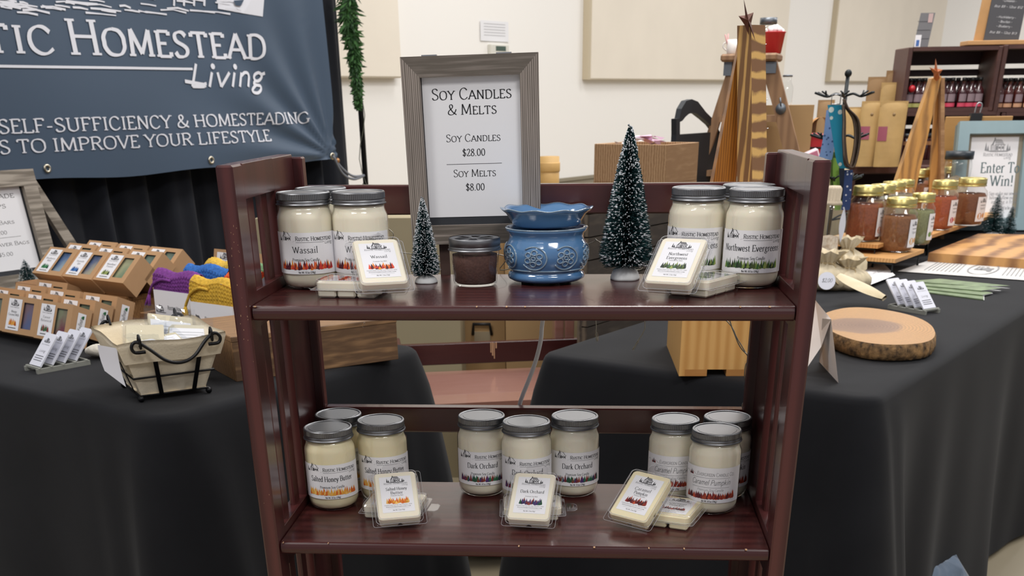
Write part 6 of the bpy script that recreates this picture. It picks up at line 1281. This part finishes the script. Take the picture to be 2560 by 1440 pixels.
def rj(px,u,v,z): p=pz(u,v,z); return px*depth(p)/FPX/2
def hj(u,vt,vb,z): p=pz(u,vb,z); q_=py(u,vt,p.y+.03); return q_.z-z
for (lb,u,vb,vt,px,z,col,rot,lab,fr_) in (
 ('brown spice jar nearest in the front row on the stepped boards',2246,633,496,87,Z1,'8a5a35',52,True,'d9a04a'),
 ('pale green herb jar beside the nearest brown jar',2299,614,484,66,Z1,'8a8c62',50,True,'6f8f4a'),
 ('red brown spice jar at the left of the stepped boards',2163,606,466,87,Z2,'94502f',58,True,'c8703a'),
 ('orange spice jar with an apple on its label',2354,577,452,72,Z2-.01,'a8522c',46,True,'c22a3e'),
 ('brown spice jar with fruit on its label, rightmost in the row',2424,566,446,80,Z2-.01,'7a4826',40,True,'d08a3a'),
 ('tan spice jar behind the orange one',2288,540,424,62,Z2,'a5683e',48,True,'d9a04a'),
 ('gold lidded jar behind the red brown one, second of the left file',2200,588,462,72,Z2,'9a7a5a',55,False,'d9a04a'),
 ('gold lidded jar third of the left file',2228,572,455,66,Z2,'b5b5a5',55,False,'d9a04a'),
 ('gold lidded jar fourth of the left file',2253,558,450,58,Z2,'9c8d78',55,False,'d9a04a'),
 ('gold lidded jar at the back, left of the upright beam',2333,522,420,56,Z2,'9a5f40',48,False,'d9a04a'),
 ('gold lidded jar at the back below the dark lidded jar',2372,515,416,56,Z2,'8f6a50',48,False,'d9a04a'),
 ('gold lidded jar at the far right of the back row',2410,508,412,52,Z2,'6f4630',48,False,'d9a04a')):
    R_=rj(px,u,vb,z); H_=hj(u,vt,vb,z); gold_jar(lb,u,vb,z,col,R_,H_,rot,lab,fruit=fr_)
s4_=strip('rear bamboo board of the stepped riser under the back row of jars',2300,548,Z2-.002,.62,.24)
# jar with dark lid behind
p=py(2393,425,3.72); t=thing('dark_lid_jar','wide clear jar with a dark lid behind the back row of gold lids','jar',(p.x,3.72,.0)); rr_=py(2432,400,3.72).x-p.x; z0=0; zt=py(2393,378,3.72).z; zl=py(2393,398,3.72).z
m=MB(); m.lathe([(rr_*.9,0),(rr_,.02),(rr_,zl-.02),(rr_*.9,zl)],32); m.build('jar_glass',GLASS,t); m=MB(); m.lathe([(rr_,zl),(rr_,zt),(1e-5,zt)],32); m.build('dark_lid',mat('dark_lid','202a33',.4),t); m=MB(); m.lathe([(rr_*.88,.006),(rr_*.93,zl-.08),(1e-5,zl-.06)],24); m.build('contents',mat('oat_contents','b3a58e',.9,noise=(60,.3)),t)
# ------------------------------------------------------------------ cutting board, papers, magazines
M_ACA=wood('acacia_strips','c8955a','7a5030',(3.2,3.2,3.2),1.0,3.5,.45,'Y',bump=.05,ramp=(.2,.62)); [setattr(n.inputs['Rotation'],'default_value',(0,0,math.radians(-58.5))) for n in M_ACA.node_tree.nodes if n.bl_idname=='ShaderNodeMapping']
z=.032; P=[pz(u,v,z) for u,v in ((2322,632),(2446,584),(2760,590),(2760,662))]; o=P[0]; M9=frameM(o,(P[3]-P[0]),(0,0,1)) if False else Matrix.Translation(o)
t=thing('cutting_board','striped acacia cutting board lying at the right edge of the table','cutting board',o); m=MB(); Q=[p-o for p in P]; m.add(Q+[q-Vector((0,0,.030)) for q in Q],[[0,1,2,3][::-1],[4,5,6,7]]+[[i,(i+1)%4,(i+1)%4+4,i+4] for i in range(4)]); m.build('board',M_ACA,t)
def sheetq(name,label,cat,pts,z,art,mats,cl=None):
    P=[pz(u,v,z) for u,v in pts]; o=P[0]; t=thing(name,label,cat,o); S=Sheet(); S.rect(0,0,1,1,0,0,12); art(S); m=MB(); Q=[p-o for p in P]
    def f(a,b,e): 
        lo=Q[0]*(1-a)+Q[1]*a; hi=Q[3]*(1-a)+Q[2]*a; return lo*(1-b)+hi*b+Vector((0,0,e))
    S.emit(m,f,.0012); m.build('printed_sheet',mats,t); return t
def art1(S):
    for k in range(9): 
        S.line(.14+.028*k,.18,.10+.028*k,.85,.006,1); S.line(.66+.028*k,.18,.66+.03*k,.85,.006,1)
    for k in range(24): a=2*PI*k/24; b=a+2*PI/24; S.stroke([(.50+.10*math.cos(a),.5+.36*math.sin(a)),(.50+.10*math.cos(b),.5+.36*math.sin(b))],lambda x,y:.012,1)
    S.text('Living',.44,.42,.22,1,'i',width=.12,weight=.8)
sheetq('printed_placemat','long printed paper placemat in front of the cutting board','placemat',((2244,678),(2640,706),(2640,664),(2330,648)),.003,art1,[mat('placemat_paper','d5d4d2',.4),mat('grey_ink','8b8b8d',.7)])
def art2(S):
    S.text('Sourdough',.02,.78,.10,1,'s',width=.92); S.text('Starter Kit',.06,.60,.10,1,'s',width=.8); S.text('Medium Crown $18.00',.1,.36,.06,1,'i',width=.8); S.text('Large Crown $22.00',.1,.18,.06,1,'i',width=.8)
sheetq('sourdough_sign','tilted white Sourdough Starter Kit price card behind the cotton sachets','sign',((2150,722),(2238,688),(2166,614),(2098,632)),.012,art2,[PAPER,mat('grey_ink','8b8b8d',.7)])
r=random.Random(5)
for k in range(4):
    u0,v0=2276+16*k+4*(k==0),704+10*k; z=.012-.003*k
    P=[pz(u,v,z) for u,v in ((2270+14*k,703+9*k),(2450+3*k,716+11*k),(2525-22*k,720+6*k),(2350,697+7*k))]; o=P[0]; Q=[p-o for p in P]
    t=thing('booklet',('top','second','third','lowest')[k]+' green booklet in the fan on the right table','booklet',o,0,'fanned green booklets'); m=MB(); m.grid(lambda i,j:(Q[0]*(1-i)+Q[1]*i)*(1-j)+(Q[3]*(1-i)+Q[2]*i)*j+Vector((0,0,.0005+.006*i*j*(k<2))),8,6); m.add(Q[:2]+[q-Vector((0,0,.0025)) for q in Q[:2]],[[0,1,3,2]]); m.build('cover',[mat('booklet_green','7c8f68',.45,noise=(25,.45),col2='5a6b4a')],t); m=MB(); m.grid(lambda i,j:(Q[0]*(1-i)+Q[1]*i)*(1-j)+(Q[3]*(1-i)+Q[2]*i)*j+Vector((.002,0,-.0012)),4,4); m.build('pages',PAPERW,t)
# right card rack
p0=pz(2222,772,0);p1=pz(2312,788,0); ang=math.atan2(p1.y-p0.y,p1.x-p0.x); Lr=.128
dv=(p1-p0).normalized()
card_rack(Matrix.Translation(p1-dv*Lr)@Matrix.Rotation(ang,4,'Z'),-1,'grey slotted rack of business cards on the right table beside the booklets',['business card stack at the right end of the right rack, its print readable','second business card stack from the right in the right rack','third business card stack from the right in the right rack','leftmost business card stack in the right rack'])
# ------------------------------------------------------------------ wood slice, tent card
zS=.038; c0=pz(2190,812,zS); rx_=(pz(2331,824,zS)-c0).length; ry_=(c0-pz(2190,768,zS)).length
t=thing('wood_slice','large oval live edge wood slice board with bark on the right table','serving board',(c0.x,c0.y,.0005))
M_SL=bpy.data.materials.new('slice_rings'); M_SL.use_nodes=True; nt=M_SL.node_tree; b=nt.nodes['Principled BSDF']; b.inputs['Roughness'].default_value=.35
tc=nt.nodes.new('ShaderNodeTexCoord'); mp_=nt.nodes.new('ShaderNodeMapping'); mp_.inputs['Location'].default_value=(.035,.01,0); mp_.inputs['Scale'].default_value=(1,.95,0); nt.links.new(tc.outputs['Object'],mp_.inputs[0])
wv_=nt.nodes.new('ShaderNodeTexWave'); wv_.wave_type='RINGS'; wv_.rings_direction='Z'; wv_.inputs['Scale'].default_value=38; wv_.inputs['Distortion'].default_value=3; wv_.inputs['Detail Scale'].default_value=4; nt.links.new(mp_.outputs[0],wv_.inputs['Vector'])
ln_=nt.nodes.new('ShaderNodeVectorMath'); ln_.operation='LENGTH'; nt.links.new(mp_.outputs[0],ln_.inputs[0]); ns=nt.nodes.new('ShaderNodeTexNoise'); ns.inputs['Scale'].default_value=12; nt.links.new(mp_.outputs[0],ns.inputs['Vector'])
ad=nt.nodes.new('ShaderNodeMath'); ad.operation='MULTIPLY_ADD'; ad.inputs[1].default_value=.035; nt.links.new(ns.outputs['Fac'],ad.inputs[0]); nt.links.new(ln_.outputs['Value'],ad.inputs[2])
cr=nt.nodes.new('ShaderNodeValToRGB'); e=cr.color_ramp.elements; e[0].color=lin('7d5c49'); e[0].position=.0; e[1].color=lin('c0915c'); e[1].position=.118; x_=e.new(.102); x_.color=lin('92705a')
nt.links.new(ad.outputs[0],cr.inputs[0]); mx=nt.nodes.new('ShaderNodeMix'); mx.data_type='RGBA'; mx.blend_type='MULTIPLY'; mx.inputs[0].default_value=.28; nt.links.new(cr.outputs[0],mx.inputs[6]); nt.links.new(wv_.outputs['Color'],mx.inputs[7]); nt.links.new(mx.outputs[2],b.inputs['Base Color'])
def sl(rr,z,a,k):
    q=1+.03*math.sin(2*a+.5)+.015*math.sin(5*a)+(.006*math.sin(37*a)+.005*math.sin(61*a+k) if k in(1,2,3) else 0); return (rr*q,z)
m=MB(); prof=[(.92,0),(.985,.004),(1.0,.018),(.985,.032),(.965,.0375)]; vs=[];n=160
for i in range(n):
    a=2*PI*i/n
    for k,(r_,z_) in enumerate(prof): q,_=sl(r_,z_,a,k); vs.append((q*rx_*math.cos(a),q*ry_*1.0*math.sin(a),z_))
m.add(vs,[[i*5+k,((i+1)%n)*5+k,((i+1)%n)*5+k+1,i*5+k+1] for i in range(n) for k in range(4)],0,True); m.add([vs[i*5] for i in range(n)],[list(range(n))[::-1]],0)
m.build('bark_edge',mat('bark','a07c50',.9,noise=(55,.9),col2='251b13',bump=(120,1.2)),t); m=MB(); m.add([(v[0],v[1],v[2]+.0002) for v in [vs[i*5+4] for i in range(n)]],[list(range(n))]); m.build('ring_face',M_SL,t)
# tent card standing by the bookcase
a=pz(2018,935,0); apx=py(2072,790,a.y+.06)
t=thing('tent_card','folded white card standing open beside the right bookcase post','card',(a.x,a.y,0)); 
R1=pz(2096,958,.0)-a; top1=py(2078,798,(a+R1*.8).y)-Vector((a.x,a.y,0)); 
m=MB(); A_=Vector((0,.05,.0005)); B_=py(2038,750,a.y+.10)-Vector((a.x,a.y,0)); 
L1=Vector((-.03,.0,.0005)); 
m.add([(-.012,-.01,.001),(B_.x,B_.y,B_.z),(top1.x,top1.y,top1.z),(R1.x*.40,R1.y+.07,.06)],[[0,1,2,3]],0)
q1=pz(2048,905,.0)-a
m.add([(top1.x,top1.y,top1.z),(R1.x,R1.y,.0005),(q1.x,q1.y,.0005),(top1.x-.012,top1.y+.03,top1.z-.004)],[[0,1,2,3]],0)
m.build('folded_sheet',mat('card_cream','f3eeec',.6),t)
# ------------------------------------------------------------------ sign on the right: Enter to win
YF=pz(2480,573,0).y; xa=py(2398,310,YF).x; za=py(2398,308,YF).z; xb=xa+.60; 
zb_=0.0; hF=za; S=Sheet(); wF=.46
pxa=py(2432,344,YF).x-xa; ptop=py(2432,344,YF).z; pbt=py(2480,545,YF).z; pxb=py(2556,344,YF).x-xa; wF=pxb+pxa*1.0
S.rect(pxa,pbt,pxb,ptop,0,0); cx=(pxa+pxb)/2+.004
def zz_(v): return py(2490,v,YF).z
S.house((py(2462,378,YF).x-xa),zz_(379),py(2530,378,YF).x-py(2462,378,YF).x,1,2); S.text('Rustic Homestead',py(2496,390,YF).x-xa,zz_(391),.013,1,'s',align='c',width=.125); S.text('Living',py(2520,396,YF).x-xa,zz_(398),.014,1,'i',align='c',width=.03)
S.text('Enter To',py(2498,430,YF).x-xa,zz_(432),zz_(406)-zz_(432),2,'n',align='c',width=py(2549,430,YF).x-py(2449,430,YF).x,weight=1.0); S.text('Win!',py(2500,460,YF).x-xa,zz_(464),zz_(438)-zz_(464),2,'n',align='c',width=py(2530,430,YF).x-py(2470,430,YF).x,weight=1.0)
for k,(v,u0,u1,tx) in enumerate(((486,2466,2552,'Sign up for our newsletter'),(496,2466,2550,'below, follow our page'),(506,2470,2545,'and tag a friend'),(521,2472,2556,'Do not need to be present to win.'))): S.text(tx,py((u0+u1)/2,v,YF).x-xa,zz_(v),.013,1,'n',align='c',width=py(u1,v,YF).x-py(u0,v,YF).x,weight=.9)
M_BG=mat('blue_grey_paint','8ba3aa',.45,noise=(20,.08)); M_TAUPE=mat('taupe_lip','8f8674',.5)
fr=picture_frame('enter_to_win_sign','blue grey framed Enter To Win sign at the right edge of the photo',0,wF,0.0,hF,pxa*.72,.03,Matrix.Translation((xa,YF-.09,.0005))@Matrix.Rotation(math.radians(-15),4,'X')@Matrix.Diagonal((.955,1,1.035,1)),M_BG,M_BG,S,[PAPER,mat('grey_ink2','85878c',.7),mat('slate_ink','5f7276',.6)],lipm=M_TAUPE)
m=MB(); m.box(0,.02,.002,.03,.0,hF-.005); m.build('frame_back',mat('grey_back','76807e',.6),fr)
# clipboards behind
for k,(u0,u1,vt,y,lb) in enumerate(((2362,2524,291,4.02-.35,'wooden clipboard standing behind the Enter To Win sign'),)):
    YK=3.99; a=py(2360,330,YK); b=py(2526,330,YK); zt=py(2440,291,YK).z; t=thing('clipboard',lb,'clipboard',(a.x,YK,0.0),0); w_=b.x-a.x
    m=MB(); m.box(0,w_,.0,.012,0,zt,0,bev=.002); m.build('board',wood('clip_wood','c59b63','b58a52',(1.5,10,10),1,2,.5,'Y'),t); cx_=py(2441,291,YK).x-a.x
    m=MB(); m.prism([(cx_-.028,zt-.035),(cx_+.022,zt-.035),(cx_+.022,zt+.012),(cx_-.025,zt+.012)],-.012,.02); bc_=m.build('binder_clip',mat('black_plastic','202022',.5),t); m=MB(); m.tube(smoothpts([(cx_-.012,-.006,zt+.010),(cx_-.008,-.006,zt+.045),(cx_+.004,-.006,zt+.052),(cx_+.014,-.006,zt+.042),(cx_+.010,-.006,zt+.010)],4),.003,0,6); m.build('clip_handle',mat('steel','b9bbbf',.3,1),bc_)
# small teal brush trees beside the sign
for k,(u,vb,h,rb,lb) in enumerate(((2462,584,.16,.05,'teal bottle brush tree between the rightmost jar and the Enter To Win sign'),(2482,582,.12,.035,'shorter teal brush tree touching the sign corner'))):
    p=pz(u,vb,0); brush_tree(lb,p.x,YF-.26-.06*k,.0005,h,rb,1100,baser=.03,seed=20+k,snow=.1)
# ------------------------------------------------------------------ cotton sachets, bottle with cloth cap
M_COT=mat('cotton_cloth','dccfb5',.95,bump=(180,.5),noise=(12,.12),col2='c5b696')
def sachet(label,u,v,r_,h,seed,tagged=False,ph=0):
    p=pz(u,v,0); t=thing('cotton_sachet',label,'cloth bag',(p.x,p.y+r_*.6,.001),ph,'gathered cotton bags on the right table'); m=MB(); r=random.Random(seed)
    prof=[(.0001,.0),(.75,.02),(1.0,.16),(.98,.34),(.75,.52),(.30,.64),(.26,.68),(.40,.78),(.62,.95)]
    m.lathe([(a*r_,b*h) for a,b in prof],72,0,rf=lambda rr,z,a,k:(rr*(1+(.05+.16*(k>=5))*math.sin((9+seed)*a+k*.3)+.04*math.sin(5*a+seed)),z+.03*h*math.sin(7*a+seed)*(k>=7)),cap=False); m.build('gathered_cloth',M_COT,t)
    m=MB(); m.tube([(.29*r_*math.cos(q*PI/8),.29*r_*math.sin(q*PI/8),.66*h) for q in range(16)],.003,0,6,closed=True); m.tube(smoothpts([(0,-.3*r_,.66*h),(.2*r_,-.5*r_,.6*h),(.1*r_,-.9*r_,.35*h),(.3*r_,-1.05*r_,.2*h)],4),.0022,0,5); m.build('drawstring',mat('twine','b7a37e',.9),t)
    if tagged:
        S=Sheet(); R_=.026; S.poly([(R_*math.cos(q*PI/10),R_*math.sin(q*PI/10)) for q in range(20)],0,0); S.text('$2.00',0,-.004,.011,1,'i',align='c',width=.03); m=MB(); S.emit(m,flatfn(Matrix.Translation((-.2*r_,-1.1*r_,.30*h))@Matrix.Rotation(-.4,4,'X')),.0003); m.build('round_tag',[M_CARD,INK],t)
sachet('gathered cotton bag with a round white price tag, beside the bookcase post',2070,728,.075,.115,1,True)
sachet('gathered cotton bag in front of the sourdough card',2122,728,.070,.095,2)
sachet('cotton bag behind the tagged one, its mouth tied',2118,690,.065,.12,3)
t=thing('oven_mitt','flat cream cotton pad lying over the gathered bags','cloth pad',M=Matrix.Translation(pz(2098,690,.075))@Matrix.Rotation(math.radians(-38),4,'Z')@Matrix.Rotation(math.radians(18),4,'Y')); m=MB(); m.grid(lambda i,j:Vector((.15*i,.06*(math.sin(PI*(.06+.9*i))**.5)*(j-.5)*2*.75,.008*math.sin(PI*j))),20,10); m.grid(lambda i,j:Vector((.15*i,.06*(math.sin(PI*(.06+.9*i))**.5)*(j-.5)*2*.75,-.008*math.sin(PI*j))),20,10); m.build('cloth_pad',M_COT,t)
p=pz(2063,695,0); t=thing('botanical_bottle','tall clear bottle of dried petals with a cloth cap, half behind the post','bottle',(p.x,p.y+.02,.0005)); zt=py(2083,465,p.y+.02).z
m=MB(); m.lathe([(.03,0),(.034,.006),(.034,zt*.68),(.026,zt*.8),(.018,zt*.86),(.018,zt*.9)],36); m.build('bottle_glass',GLASS,t); m=MB(); m.lathe([(.03,.008),(.031,zt*.45),(1e-5,zt*.47)],28); m.build('dried_petals',mat('dried_petals','a58a72',.9,noise=(70,.6),col2='d8cdbb'),t)
m=MB(); m.lathe([(.029,zt*.80),(.026,zt*.83),(.021,zt*.85),(.023,zt*.97),(.017,zt),(1e-5,zt*1.0)],40,0,rf=lambda rr,z,a,k:(rr*(1+.08*math.sin(14*a)),z)); m.build('cloth_cap',mat('cap_cotton','c8b9a2',.9,bump=(200,.4)),t)
m=MB(); m.grid(lambda i,j:Vector((.030+.012*math.sin(PI*j)*(i-.5)*1.6,-.038-.003*i,zt*(.40+.38*j))),6,10); m.build('oval_tag',M_CARD,t)
# black scissor wire rack
t=thing('twig_tongs','black bent wire arm reaching between the bottle and the spice jars','wire arm',pz(2080,640,.0)); o=t.location; m=MB()
for pts in (((2075,552),(2100,538),(2122,532),(2143,520)),((2080,550),(2106,545),(2124,541),(2144,536))):
    m.tube(smoothpts([py(u,v,o.y)-o for u,v in pts],4),.003,0,6)
m.tube([py(2075,552,o.y)-o,Vector((-.02,0,0))],.004,0,6)
m.build('bent_wire',M_IRON,t)
# ------------------------------------------------------------------ trash bag, second cloth
p=pz(2288,1372,-.53); t=thing('trash_bag','blue grey plastic trash bag on the floor at the right table skirt','trash bag',(p.x,p.y+.04,FLOOR)); t.scale=(.88,.88,.83); m=MB()
def tb(rr,z,a,k): return (rr*(1+.08*math.sin(5*a+k)+.05*math.sin(11*a+2*k)+.03*math.sin(19*a)),z*(1+.05*math.sin(4*a+1)))
m.lathe([(.10,0),(.15,.03),(.17,.10),(.165,.17),(.14,.225),(.08,.255),(.03,.262),(1e-5,.265)],72,0,rf=tb); m.build('plastic_film',mat('blue_grey_plastic','6f7f92',.28,noise=(14,.35),bump=(22,1.0),coat=.3),t)
